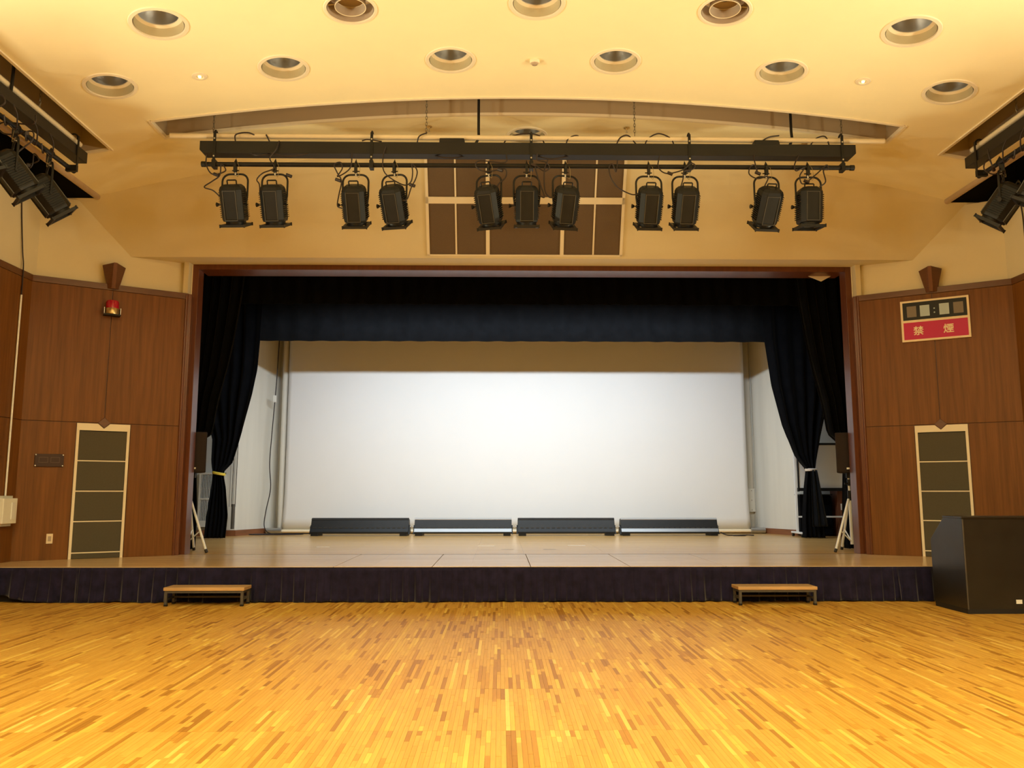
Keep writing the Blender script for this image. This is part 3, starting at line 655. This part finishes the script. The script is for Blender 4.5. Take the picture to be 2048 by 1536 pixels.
# ------------------------------------------------------------------ things on the angled walls
def on_wall(side, name, x=0, y=0, z=0):
    sp = splay[side]; p = Matrix.Translation(sp.location) @ Matrix.Rotation(sp.rotation_euler.z, 4, 'Z') @ Vector((x, y, z))
    return empty(name, p, sp.rotation_euler.z)
for s in (-1, 1):
    sd = 'left' if s < 0 else 'right'
    e = on_wall(s, 'column_speaker', 0, 0, ZS); tag(e, 'tall grey-cloth wall speaker panel in a cream frame on the %s wall' % sd, 'speaker panel', 'wall speaker panels')
    H = 2.105 - ZS; hw = .312
    MB().box(-hw, -hw + .032, -.026, 0, 0, H - .09).build('frame_side', M['creamtrim'], e); MB().box(hw - .032, hw, -.026, 0, 0, H - .09).build('frame_side', M['creamtrim'], e)
    MB().prism([(-hw, H - .09), (hw, H - .09), (hw, H), (.07, H), (0, H - .062), (-.07, H), (-hw, H)], -.030, 0, 'y').build('frame_head', M['creamtrim'], e)
    MB().box(-hw + .03, hw - .03, -.006, 0, 0, H - .09).build('backing', M['dark'], e)
    cuts = [0, .075, .467, .85, 1.237, H - .09]
    for a, b in zip(cuts[:-1], cuts[1:]):
        MB().box(-hw + .034, hw - .034, -.018, -.006, a + (.010 if a else .002), b - .010).build('cloth_panel', M['greygrille'], e, bevel=.004)
    for c_ in cuts[1:-1]: MB().box(-hw + .030, hw - .030, -.022, -.006, c_ - .007, c_ + .007).build('divider_bar', M['creamtrim'], e)
    MB().prism([(-.075, 0), (0, -.07), (.075, 0), (0, .07)], -.045, -.0, 'y').build('diamond_boss', M['woodcap'], e, loc=(0, 0, H + .012), bevel=.004)
    # wedge-shaped sconce
    e = on_wall(s, 'wall_sconce', 0, 0, 3.905); tag(e, 'brown wooden wedge-shaped sconce straddling the top of the %s wood panelling' % sd, 'sconce', 'wedge sconces')
    w0, w1, d0, d1, hh, ch = .068, .142, .06, .135, .315, .022
    lo = [(-w0, -.028, 0), (-ch, -d0, 0), (ch, -d0, 0), (w0, -.028, 0)]; hi = [(-w1, -.0, hh), (-ch, -d1, hh + .02), (ch, -d1, hh + .02), (w1, -.0, hh)]
    bk0 = [(w0, 0.01, 0), (-w0, .01, 0)]; bk1 = [(w1, .01, hh), (-w1, .01, hh)]
    m_ = MB(); vs = lo + bk0 + hi + bk1; n = 6
    m_.add(vs, [tuple(range(n))[::-1], tuple(range(n, 2*n))] + [(i, (i+1) % n, n + (i+1) % n, n + i) for i in range(n)])
    m_.build('wedge_body', M['woodcap'], e, bevel=.003)
    MB().add([(-ch, -d0 - .004, .0), (ch, -d0 - .004, .0), (ch, -d1 - .004, hh + .021), (-ch, -d1 - .004, hh + .021), (-ch, -d0 + .01, .0), (ch, -d0 + .01, .0), (ch, -d1 + .01, hh + .021), (-ch, -d1 + .01, hh + .021)],
             [(0,1,2,3), (7,6,5,4), (0,4,5,1), (1,5,6,2), (2,6,7,3), (3,7,4,0)]).build('ridge_strip', M['jamb'], e)
# beacon lamp (left wall)
e = on_wall(-1, 'warning_beacon', .0, -.022, 3.54); tag(e, 'small red rotating warning beacon on a bracket on the left wall', 'beacon')
MB().box(-.10, .10, -.13, 0, -.01, .006).build('bracket', M['metal'], e)
for x in (-.10, .094): MB().box(x, x + .006, -.12, 0, 0, .09).build('bracket_arm', M['steel'], e)
MB().lathe([(.001, .006), (.088, .006), (.09, .02), (.09, .075), (.084, .085), (.001, .085)], 28, (0, -.07, 0)).build('base_ring', M['brass'], e, smooth=True)
MB().lathe([(.080, .083), (.080, .165), (.068, .190), (.04, .20), (.001, .202)], 28, (0, -.07, 0)).build('red_dome', M['red'], e, smooth=True)
# plaque
e = on_wall(-1, 'wall_plaque', -.595, -.022, 1.54); tag(e, 'small dark brown plaque fixed by four pins on the left wall', 'plaque')
MB().box(-.16, .16, -.02, 0, 0, .16).build('board', M['plaque'], e, bevel=.003)
for x in (-.065, .065): 
    for z in (.05, .115): MB().box(x - .05, x + .05, -.0215, -.019, z, z + .006).build('engraved_line', M['plaqueline'], e)
    for a, b in ((x - .05, x - .045), (x + .045, x + .05)): MB().box(a, b, -.0215, -.019, .05, .12).build('engraved_line', M['plaqueline'], e)
for x in (-.15, .15):
    for z in (.012, .148): MB().lathe([(.001, .014), (.008, .012), (.009, 0)], 10, (x, -.02, z), M=Matrix.Rotation(R(90), 4, 'X')).build('pin', M['steel'], e)
# outlet
e = on_wall(-1, 'wall_outlet', -.53, -.022, .588); tag(e, 'ivory wall outlet low on the left wood panelling', 'outlet')
MB().box(-.036, .036, -.010, 0, 0, .122).build('cover_plate', M['outlet'], e, bevel=.003)
MB().box(-.018, .018, -.013, -.009, .03, .092).build('socket_insert', M['brownring'], e)
# sign with flip clock (right wall)
e = on_wall(1, 'no_smoking_sign', .02, -.022, 3.245); tag(e, 'cream-framed sign with red no-smoking panel and dark display windows on the right wall', 'sign')
W2, Hs = .412, .565; t = .028
MB().box(-W2, W2, -.030, 0, 0, Hs).build('box', M['signcream'], e, bevel=.004)
MB().box(-W2 + t, W2 - t, -.0335, -.028, .028, .262).build('red_panel', M['signred'], e)
wdo = MB().box(-W2 + t, W2 - t, -.0335, -.028, .295, Hs - .028).build('display_window', M['signdark'], e)
for x, k in ((-.275, 'signdim'), (-.115, 'signlit'), (.118, 'signlit'), (.285, 'signdim')):
    MB().box(x - .058, x + .058, -.036, -.033, .335, .335 + .15).build('display_flap', M[k], wdo)
for z in (.375, .43): MB().lathe([(.001, .004), (.009, .003), (.010, 0)], 12, (0, -.033, z), M=Matrix.Rotation(R(90), 4, 'X')).build('colon_dot', M['signlit'], wdo)
def text_mesh(txt, size):
    cu = bpy.data.curves.new('txt', 'FONT'); cu.body = txt; cu.size = size; cu.align_x = 'CENTER'; cu.extrude = .001; cu.offset = .0022
    o = bpy.data.objects.new('txt', cu); COL.objects.link(o); d_ = bpy.context.evaluated_depsgraph_get(); d_.update()
    me = bpy.data.meshes.new_from_object(o.evaluated_get(d_)); bpy.data.objects.remove(o); return me
for ch_, x in (('禁', -.205), ('煙', .155)):
    me = text_mesh(ch_, .128); me.materials.clear(); me.materials.append(M['signcream'])
    o = bpy.data.objects.new('lettering', me); COL.objects.link(o); o.parent = e; o.location = (x, -.0345, .095); o.rotation_euler = (R(90), 0, 0)
# emergency box and conduit on the left side wall
e = empty('switch_box', (-6.288, 10.06, .85)); tag(e, 'ivory switch box on the dark left side wall at the picture edge', 'switch box')
MB().box(0, .09, -.18, .10, 0, .30).build('case', M['plate'], e, bevel=.006)
MB().box(.09, .098, -.02, .05, .05, .25).build('cover_strip', M['whitepaint'], e, bevel=.002)
MB().box(.0, .05, -.14, .06, .30, .33).build('mount_tab', M['stagewallgrey'], e); MB().box(.0, .05, -.14, .06, -.03, .0).build('mount_tab', M['stagewallgrey'], e)
e = empty('conduit', (-6.27, 10.02, 1.15)); tag(e, 'thin pale conduit rising from the switch box up the left side wall', 'conduit')
MB().tube([(0, 0, 0), (0, 0, 2.50)], .011, 8).build('pipe', M['whitepaint'], e, smooth=True)
e = empty('wall_cable', (-6.268, 10.0, 3.6)); tag(e, 'thin brown cable running up the left side wall above the conduit', 'cable')
MB().tube(smoothpath([(-.002, .02, 0), (-.005, .02, .4), (-.018, -.0, .6), (-.03, -.05, 1.0), (-.03, -.09, 1.3), (-.02, -.11, 1.47)]), .008, 6).build('wire', M['cable'], e, smooth=True)
e = empty('wall_cable', (6.268, 9.9, 3.9)); tag(e, 'thin black cable hanging down the right side wall at the picture edge', 'cable')
MB().tube(smoothpath([(.0, .0, 0.1), (.012, .02, .4), (.03, .05, .8), (.02, .08, 1.1)]), .008, 6).build('wire', M['cable'], e, smooth=True)

# ------------------------------------------------------------------ curtains and valances
def lerp_tab(tab, z):
    tab = sorted(tab)
    if z <= tab[0][0]: return tab[0][1]
    for (z0, a), (z1, b) in zip(tab[:-1], tab[1:]):
        if z <= z1: return a + (b - a) * (z - z0) / (z1 - z0)
    return tab[-1][1]
def drape(name, m, left, right, y, z0, z1, pleats, amp, label, solid=.006, nu=120, nv=40, ysw=None):
    ph = random.uniform(0, 6)
    def fn(u, v):
        z = z0 + (z1 - z0) * v; a = lerp_tab(left, z); b = lerp_tab(right, z); x = a + (b - a) * u
        aa = amp * (1 if (b - a) > .6 else .8)
        return (x, y + (ysw(z) if ysw else 0) + aa * math.sin(u * pleats * 2 * PI + ph + .6 * math.sin(u * 9)) + aa * .4 * math.sin(u * pleats * 4.7 + ph), z)
    o = MB().grid(fn, nu, nv).build(name, m, smooth=True, solid=solid)
    return tag(o, label, 'curtain' if 'valance' not in name else 'valance')
# front house curtain, drawn open to each side
FR = [(.40, 4.80), (1.0, 4.80), (1.6, 4.84), (1.95, 4.80), (2.06, 4.66), (2.15, 4.62), (2.6, 4.56), (3.03, 4.45), (3.55, 4.36), (4.09, 4.288), (4.56, 4.245), (5.2, 4.2)]
FRO = [(.40, 5.5), (2.0, 5.5), (5.2, 5.7)]
tie_free = dict(amp=.05)
for s, l in ((-1, 'left'), (1, 'right')):
    inner = [(z, s * x) for z, x in FR]; outer = [(z, s * x) for z, x in FRO]
    o = drape('house_curtain', M['velvet'], outer if s < 0 else inner, inner if s < 0 else outer, 12.30, ZS + .012, 5.2, 9, .05, 'black front stage curtain drawn back behind the %s wooden post' % l, nv=60)
    o['group'] = 'front stage curtains'
    hem = MB().tube(smoothpath([(s * (lerp_tab(FR, z) - .004), 12.27, z) for z in (.45, 1.0, 1.6, 1.95, 2.06, 2.15, 2.4, 2.8, 3.2, 3.6, 4.1, 4.6, 5.1)], 4), .008, 6).build('hem', M['velvet2'], o, smooth=True)
o = drape('upper_valance', M['velvet'], [(0, -5.4)], [(0, 5.4)], 12.42, 4.105, 5.4, 44, .022, 'black upper valance just below the top of the stage opening', nu=440, nv=6); o['group'] = 'stage valances'
o = drape('lower_valance', M['velvet2'], [(0, -5.42)], [(0, 5.32)], 15.42, 4.08, 6.398, 26, .020, 'navy-black lower valance hanging deeper in, directly above the backdrop', nu=440, nv=8); o['group'] = 'stage valances'
# tied leg curtains in front of the backdrop
LI = [(.385, 5.31), (.8, 5.28), (1.3, 5.34), (1.5, 5.39), (1.575, 5.40), (1.65, 5.36), (1.72, 5.25), (2.0, 5.17), (2.37, 5.08), (3.02, 4.93), (3.49, 4.85), (4.06, 4.82), (5.4, 4.78)]
LO = [(.385, 5.69), (.8, 5.66), (1.3, 5.60), (1.5, 5.585), (1.575, 5.58), (1.65, 5.60), (1.8, 5.62), (2.2, 5.62), (3.0, 5.9), (5.4, 6.2)]
RI = [(.385, 5.24), (.8, 5.25), (1.3, 5.30), (1.6, 5.345), (1.652, 5.35), (1.72, 5.28), (1.91, 5.15), (2.47, 4.95), (3.22, 4.78), (4.05, 4.685), (5.4, 4.62)]
RO = [(.385, 5.66), (.54, 5.64), (1.0, 5.60), (1.5, 5.52), (1.652, 5.51), (1.75, 5.54), (2.2, 5.64), (3.0, 5.85), (5.4, 6.2)]
a = drape('leg_curtain', M['velvet'], [(z, -x) for z, x in LO], [(z, -x) for z, x in LI], 15.20, ZS + .012, 5.4, 5, .05, 'black side curtain left of the backdrop, tied with a yellow cord', nv=70)
b = drape('leg_curtain', M['velvet'], RI, RO, 15.20, ZS + .012, 5.4, 5, .05, 'black side curtain right of the backdrop, tied with a pale cord', nv=70)
a['group'] = b['group'] = 'tied side curtains'
def tie(xc, z, hw, m, parent, tilt):
    pts = [(xc + hw * math.cos(t), 15.20 + .075 * math.sin(t), z + tilt * math.cos(t)) for t in [2 * PI * k / 20 for k in range(20)]]
    m_ = MB(); m_.tube(pts, .016, 8, True); m_.tube([(p[0], p[1] * 1.0, p[2] - .02) for p in pts], .014, 8, True); return m_.build('tie_cord', m, parent, smooth=True)
tie(-5.49, 1.575, .108, M['yellow'], a, -.02); tie(5.43, 1.645, .095, M['pinkwhite'], b, .0)
bl = MB().grid(lambda u, v: (5.43 + (.09 + .12 * (1 - v)) * (u - .12) * 1.4 - .02, 15.11 + .025 * math.sin(u * 14) - .01 * (1 - v), .60 + (1.63 - .60) * v), 40, 20).build('overlap_fold', M['velvet2'], b, smooth=True, solid=.006)

# ------------------------------------------------------------------ stage house
sw = MB()
sw.box(-5.0, 5.0, 17.35, 17.6, ZS - .1, 6.5)
struct(sw.build('wall_back', M['stagewall']), 'cream back wall of the stage behind the white backdrop')
for s in (-1, 1):
    m_ = MB(); d = Vector((.50, 1.17, 0)); 
    vs = [(s * 5.0, 17.37), (s * 5.47, 16.18), (s * 5.75, 16.18), (s * 5.75, 17.6), (s * 5.0, 17.6)]
    m_.prism(vs, ZS - .1, 6.5, 'z')
    struct(m_.build('wall_stage_corner_%s' % ('left' if s < 0 else 'right'), M['stagewall']), 'cream angled corner wall at the %s back of the stage' % ('left' if s < 0 else 'right'))
    m_ = MB(); a_, b_ = sorted((s * 5.48, s * 7.6)); m_.box(a_, b_, 16.22, 16.4, ZS - .1, 6.5); a_, b_ = sorted((s * 7.5, s * 7.7)); m_.box(a_, b_, 11.7, 16.4, ZS - .1, 6.5)
    struct(m_.build('wall_stage_%s' % ('left' if s < 0 else 'right'), M['stagewallgrey']), 'grey-white side wall in the %s wing of the stage' % ('left' if s < 0 else 'right'))
    bb = MB(); p0, p1 = Vector((s * 5.0, 17.35, 0)), Vector((s * 5.47, 16.18, 0)); t_ = (p1 - p0).normalized(); n_ = Vector((-s * abs(t_.y), -abs(t_.x), 0))
    q = [p0, p1, p1 + n_ * .02, p0 + n_ * .02]; bb.prism([(v.x, v.y) for v in q], ZS, ZS + .11, 'z')
    a_, b_ = sorted((s * 5.46, s * 7.5)); bb.box(a_, b_, 16.16, 16.22, ZS, ZS + .11)
    a_, b_ = sorted((s * 4.6, s * 5.0)); bb.box(a_, b_, 17.33, 17.36, ZS, ZS + .11)
    struct(bb.build('baseboard_%s' % ('left' if s < 0 else 'right'), M['baseboard']), 'brown wooden baseboard along the %s stage wall' % ('left' if s < 0 else 'right'), 'baseboard')
struct(MB().box(-7.7, 7.7, 11.7, 17.6, 6.4, 6.6).build('ceiling_stage', M['void']), 'dark ceiling high above the stage', 'ceiling')
# border light batten (hood hides the lamp from the hall)
e = empty('border_light_batten', (0, 13.22, 4.62)); tag(e, 'white-lit border light batten hidden behind the upper valance', 'border light')
MB().box(-3.95, 3.95, -.13, .12, .06, .085).build('hood_top', M['duct'], e)
MB().box(-3.95, 3.95, -.13, -.105, -.12, .06).build('hood_back', M['duct'], e)
MB().prism([(.115, .085), (.30, .0), (.30, -.012), (.115, .06)], -3.95, 3.95, 'x').build('visor', M['duct'], e)
for x in (-3.6, -1.2, 1.2, 3.6): MB().tube([(x, 0, .08), (x, 0, 1.8)], .008, 6).build('suspension_wire', M['steel'], e)

# backdrop cloth and its bottom roller
e = empty('backdrop_screen', (0, 17.0, 0)); tag(e, 'large white backdrop cloth filling the back of the stage', 'backdrop')
def fnb(u, v):
    z = .47 + (5.9 - .47) * v; x = -4.745 + (4.785 + 4.745) * u
    ed = math.exp(-u * 30) + math.exp(-(1 - u) * 30)
    return (x + (.05 * math.exp(-v * 18) * (1 if u > .5 else -1) * ed), .02 * ed * (1 if u > .5 else 1.0) + .004 * math.sin(u * 30), z)
MB().grid(fnb, 120, 24).build('cloth', M['screen'], e, smooth=True, solid=.006)
MB().tube([(-4.78, 0, .44), (4.82, 0, .44)], .034, 14).build('hem_pipe', M['signcream'], e, smooth=True)
for x0_, x1_ in ((-5.08, -4.77), (4.81, 5.10)):
    MB().tube([(x0_, -.02, .45), (x1_, -.02, .45)], .058, 18).build('roller_end', M['steel'], e, smooth=True)
MB().tube([(-4.83, .12, .40), (-4.83, .12, 5.9)], .07, 12).build('guide_tube', M['stagewall'], e, smooth=True)
# wall fittings
e = empty('cover_plate', (5.02, 17.30, .82)); tag(e, 'white square cover plate with screws on the back wall, right of the backdrop', 'plate')
MB().box(-.19, -.005, -.004, .02, 0, .48).build('plate_half', M['plate'], e); MB().box(.005, .19, -.004, .02, 0, .48).build('plate_half', M['plate'], e)
for x in (-.07, .16):
    for z in (.04, .24, .44): MB().lathe([(.001, .006), (.012, .004), (.013, 0)], 10, (x, -.004, z), M=Matrix.Rotation(R(90), 4, 'X')).build('screw', M['steel'], e)
e = empty('wall_conduit', (5.03, 17.26, .55)); tag(e, 'thin vertical line of conduit on the wall right of the backdrop', 'conduit')
MB().tube([(-.04, 0, 4.5), (0, 0, 0)], .007, 6).build('pipe', M['stagewallgrey'], e)
e = empty('hanging_cable', (-5.0, 16.85, .40)); tag(e, 'long black cable hanging left of the backdrop and coiling on the stage floor', 'cable')
cp = [(.10, 0, 5.0), (.075, 0, 4.0), (.05, 0, 3.1), (.02, 0, 2.5), (.0, -.02, 2.0), (-.02, -.03, 1.4), (.02, -.04, .9), (-.05, -.06, .45), (-.06, -.10, .15), (.08, -.2, .015), (.4, -.28, .01), (.8, -.42, .01), (.55, -.62, .01), (-.05, -.66, .01), (-.2, -.55, .01), (.2, -.42, .012), (.72, -.5, .02), (.95, -.62, .03)]
MB().tube(smoothpath(cp), .010, 7).build('wire', M['cable'], e, smooth=True)
MB().box(-.0, .06, -.04, .02, 2.66, 2.80).build('inline_switch', M['plate'], e, bevel=.006)
# louvre grille and ropes in the left wing
e = empty('louvre_grille', (-5.93, 16.18, .56)); tag(e, 'cream vertical-slat louvre grille on the wall behind the left curtain', 'louvre')
for x in (-.25, .21): MB().box(x, x + .04, -.05, .03, 0, 1.05).build('frame_side', M['stagewall'], e)
for z in (0, .52, 1.01): MB().box(-.25, .25, -.052, .03, z, z + (.12 if z == 0 else .035)).build('frame_rail', M['stagewall'], e)
for k in range(14): MB().box(-.20 + k * .030, -.186 + k * .030, -.045, .0, .12, 1.02).build('slat', M['stagewallgrey'], e)
MB().box(-.22, .22, .0, .03, .1, 1.02).build('backing', M['dark'], e)
e = empty('rope_set', (-5.42, 15.95, .95)); tag(e, 'thin hoisting ropes with a dark weight beside the left tied curtain', 'ropes')
for k in range(4): MB().tube([(-.10 + k * .035, .03 * (k % 2), .0), (-.09 + k * .035, .03 * (k % 2), 1.5)], .006, 6).build('rope', M['cable'] if k % 2 else M['steel'], e)
MB().tube([(-.02, 0, -.42), (-.02, 0, .05)], .035, 10).build('weight', M['stoolmetal'], e, smooth=True)
# horizon lights
def make_horizon():
    e = empty('horizon_light')
    L2 = .945
    MB().prism([(.0, .045), (.0, .075), (.045, .135), (.115, .315), (.155, .335), (.30, .30), (.38, .10), (.36, .045)], -L2, L2, 'x').build('body', M['metal'], e, bevel=.004)
    MB().add([(-L2, -.004, .078), (L2, -.004, .078), (L2, .040, .138), (-L2, .040, .138), (-L2, .004, .072), (L2, .004, .072), (L2, .048, .132), (-L2, .048, .132)],
             [(0,1,2,3), (7,6,5,4), (0,4,5,1), (1,5,6,2), (2,6,7,3), (3,7,4,0)]).build('front_ledge', M['duct'], e)
    MB().add([(-L2, .105, .314), (L2, .105, .314), (L2, .158, .341), (-L2, .158, .341), (-L2, .105, .305), (L2, .105, .305), (L2, .158, .332), (-L2, .158, .332)],
             [(0,1,2,3), (7,6,5,4), (0,4,5,1), (1,5,6,2), (2,6,7,3), (3,7,4,0)]).build('top_lip', M['duct'], e)
    for k in range(18):
        x = -L2 + .08 + k * (2 * L2 - .16) / 17; MB().box(x - .03, x + .03, .043, .056, .148, .158).build('vent_slot', M['spotedge'], e)
    for s in (-1, 1):
        a_, b_ = sorted((s * L2, s * (L2 + .022))); br = MB().prism([(.02, .03), (.14, .20), (.20, .20), (.32, .03)], a_, b_, 'x').build('end_bracket', M['metal'], e)
        MB().lathe([(.022, 0), (.022, .014), (.01, .018), (.01, .026), (.001, .026)], 10, (s * (L2 + .02), .16, .165), M=Matrix.Rotation(R(90 * s), 4, 'Y')).build('pivot_knob', M['steel'], e)
        a_, b_ = sorted((s * (L2 - .16), s * (L2 - .02))); MB().box(a_, b_, -.03, .40, 0, .045).build('foot', M['metal'], e)
    return e
hp = make_horizon()
hl = ['leftmost', 'second from left', 'third from left', 'rightmost']
lit_ledge = mat('lit_ledge_tone', (.50, .51, .52), .3, metal=.6)  # pale copy paints the light caught on two troughs' ledges and lips
for i, x in enumerate((-3.055, -1.05, .96, 2.975)):
    o = hp if i == 0 else copy_tree(hp); o.location = (x, 16.12, ZS)
    tag(o, 'black horizon light trough on the stage floor below the backdrop, %s' % hl[i], 'stage light', 'horizon lights')
    if i in (1, 3):
        for ch in o.children:
            if ch.name.split('.')[0] in ('front_ledge', 'top_lip'):
                ch.data = ch.data.copy(); ch.data.materials[0] = lit_ledge
e = empty('horizon_cable', (3.98, 16.1, ZS)); tag(e, 'black cable tail lying right of the rightmost horizon light', 'cable')
MB().tube(smoothpath([(.0, .1, .06), (.1, .02, .015), (.3, .06, .01), (.45, -.02, .01), (.36, -.1, .01), (.2, -.06, .01), (.5, .05, .015), (.62, .0, .01)]), .011, 6).build('wire', M['cable'], e, smooth=True)

# ------------------------------------------------------------------ speakers on tripods
def make_speaker():
    e = empty('loudspeaker')
    MB().prism([(-.165, -.17), (.165, -.17), (.12, .17), (-.12, .17)], 0, .575, 'z').build('cabinet', M['speaker'], e, bevel=.012)
    MB().box(-.155, .155, -.178, -.168, .01, .565).build('front_grille', M['speaker'], e, bevel=.004)
    MB().tube([(0, 0, -.07), (0, 0, .0)], .045, 14).build('pole_socket', M['metal'], e, smooth=True)
    MB().box(-.03, .03, -.181, -.176, .05, .075).build('badge', M['whitepaint'], e)
    return e
def make_stand():
    e = empty('speaker_stand')
    MB().tube([(0, 0, .10), (0, 0, .80)], .022, 12).build('lower_tube', M['whitepaint'], e, smooth=True)
    MB().tube([(0, 0, .78), (0, 0, 1.04)], .017, 12).build('upper_tube', M['whitepaint'], e, smooth=True)
    MB().tube([(0, 0, .72), (0, 0, .86)], .03, 12).build('collar', M['metal'], e, smooth=True)
    MB().tube([(0, 0, .93), (0, 0, 1.02)], .026, 12).build('top_collar', M['metal'], e, smooth=True)
    k = MB().tube([(-.07, 0, .96), (0, 0, .96)], .012, 8).build('knob', M['metal'], e)
    for j in range(3):
        a_ = R(200 + 120 * j); d = Vector((math.cos(a_), math.sin(a_), 0)); top = d * .028 + Vector((0, 0, .74)); bot = d * .36 + Vector((0, 0, .03))
        lg = MB().tube([top, bot], .017, 10).build('leg', M['whitepaint'], e, smooth=True)
        MB().tube([bot + (top - bot).normalized() * .02, bot - (top - bot).normalized() * .03 + Vector((0, 0, .004))], .021, 10).build('rubber_foot', M['darkwood2'], lg)
        mid = top + (bot - top) * .62; MB().tube([mid, Vector((0, 0, .13))], .009, 8).build('brace', M['whitepaint'], lg)
    return e
st, spk = make_stand(), make_speaker()
for i, (x, rz, l) in enumerate(((4.69, R(10), 'right'), (-4.745, R(135), 'left'))):
    o = st if i == 0 else copy_tree(st); o.location = (x, 11.82, ZS); o.rotation_euler = (0, 0, rz)
    tag(o, 'white tripod speaker stand beside the %s wooden post of the stage' % l, 'speaker stand', 'tripod speaker stands')
    o2 = spk if i == 0 else copy_tree(spk); o2.location = (x - (.0 if x > 0 else -.04), 11.80, ZS + 1.11); o2.rotation_euler = (0, 0, R(-22) if x > 0 else R(22))
    tag(o2, 'dark brown loudspeaker on a tripod at the %s edge of the stage' % l, 'loudspeaker', 'tripod loudspeakers')

# ------------------------------------------------------------------ whiteboard and furniture in the right wing
e = empty('whiteboard', (5.95, 15.75, ZS)); tag(e, 'wheeled whiteboard half hidden behind the right tied curtain', 'whiteboard')
for s in (-1, 1):
    MB().box(s * .62 - .02, s * .62 + .02, -.02, .02, .08, 1.72).build('post', M['whitepaint'], e, bevel=.003)
    MB().box(s * .62 - .03, s * .62 + .03, -.28, .28, .06, .095).build('foot', M['whitepaint'], e, bevel=.006)
    for yy in (-.24, .24): MB().tube([(s * .62 - .02, yy, .03), (s * .62 + .02, yy, .03)], .03, 12).build('caster', M['metal'], e)
    MB().box(s * .57 - .012, s * .57 + .012, -.03, .03, .85, 1.75).build('board_frame_side', M['metal'], e)
MB().box(-.60, .60, -.012, .012, .92, 1.75).build('board', M['board'], e)
MB().box(-.60, .60, -.07, .03, .86, .92).build('pen_tray', M['metal'], e, bevel=.004)
MB().box(-.60, .60, -.02, .02, 1.74, 1.78).build('board_frame_top', M['metal'], e)
MB().box(-.60, .60, -.015, .015, .36, .39).build('cross_rail', M['whitepaint'], e)
e = empty('draped_table', (5.95, 16.0, ZS)); tag(e, 'black cloth-covered table standing behind the whiteboard', 'table')
MB().box(-.5, .12, -.12, .14, .02, .78).build('cloth', M['velvet'], e, bevel=.03)
MB().box(-.51, .13, -.13, .15, .78, .80).build('table_top', M['metal'], e)
e = empty('wooden_cabinet', (6.40, 16.02, ZS)); tag(e, 'brown wooden cabinet with a white key tag, right wing of the stage', 'cabinet')
MB().box(-.25, .12, -.2, .15, 0, .95).build('body', M['brownwood'], e, bevel=.006)
d_ = MB().box(-.22, .09, -.215, -.2, .08, .62).build('door', M['brownwood'], e, bevel=.004)
MB().box(-.20, -.16, -.225, -.215, .5, .62).build('key_tag', M['plate'], d_)

# ------------------------------------------------------------------ step stools and console
def make_stool():
    e = empty('step_stool'); W_, D_, H_ = .435, .135, .20
    MB().box(-W_, W_, -D_, D_, H_ - .035, H_).build('tread', M['stoolwood'], e, bevel=.004)
    MB().box(-W_ + .01, W_ - .01, -D_ + .01, D_ - .01, H_ - .06, H_ - .035).build('apron_frame', M['stoolmetal'], e)
    for sx in (-1, 1):
        for sy in (-1, 1):
            x, yv = sx * (W_ - .025), sy * (D_ - .025); lg = MB().box(x - .014, x + .014, yv - .014, yv + .014, .012, H_ - .05).build('leg', M['stoolmetal'], e)
            MB().box(x - .017, x + .017, yv - .017, yv + .017, 0, .02).build('foot_cap', M['metal'], lg)
        MB().box(sx * (W_ - .025) - .009, sx * (W_ - .025) + .009, -D_ + .03, D_ - .03, .065, .083).build('side_rail', M['stoolmetal'], e)
    MB().box(-W_ + .03, W_ - .03, D_ - .034, D_ - .016, .065, .083).build('back_rail', M['stoolmetal'], e)
    return e
sp_ = make_stool()
for i, (x, l) in enumerate(((-3.535, 'left'), (2.705, 'right'))):
    o = sp_ if i == 0 else copy_tree(sp_); o.location = (x, 9.265, 0)
    tag(o, 'low wooden-topped step stool with metal legs at the %s of the stage front' % l, 'step stool', 'step stools')
e = empty('console_cabinet', (4.41, 8.47, 0)); tag(e, 'large black console cabinet with a sloped back edge at the right edge of the hall', 'cabinet')
MB().prism([(0, .045), (.645, .045), (.645, .715), (.35, .962), (0, .962)], 0, 1.45, 'x').build('body', M['piano'], e, bevel=.006)
MB().prism([(-.012, .955), (.355, .955), (.36, .975), (-.012, .975)], -.008, 1.46, 'x').build('top_lid', M['piano'], e, bevel=.004)
MB().box(.0, 1.45, .0, .62, 0, .05).build('plinth', M['plinth'], e)
MB().box(0.0, .012, -.008, .0, .045, .95).build('corner_edging', M['stoolmetal'], e)
MB().box(.50, .56, -.006, .0, .10, .14).build('small_label', M['whitepaint'], e)

e = empty('cream_flap', (4.33, 11.60, 4.352)); tag(e, 'small cream triangular flap hanging under the frame at the top right of the stage opening', 'flap')
MB().prism([(-.165, 0), (.165, 0), (.02, -.078)], 0, .012, 'y').build('flap_sheet', M['creamtrim'], e)
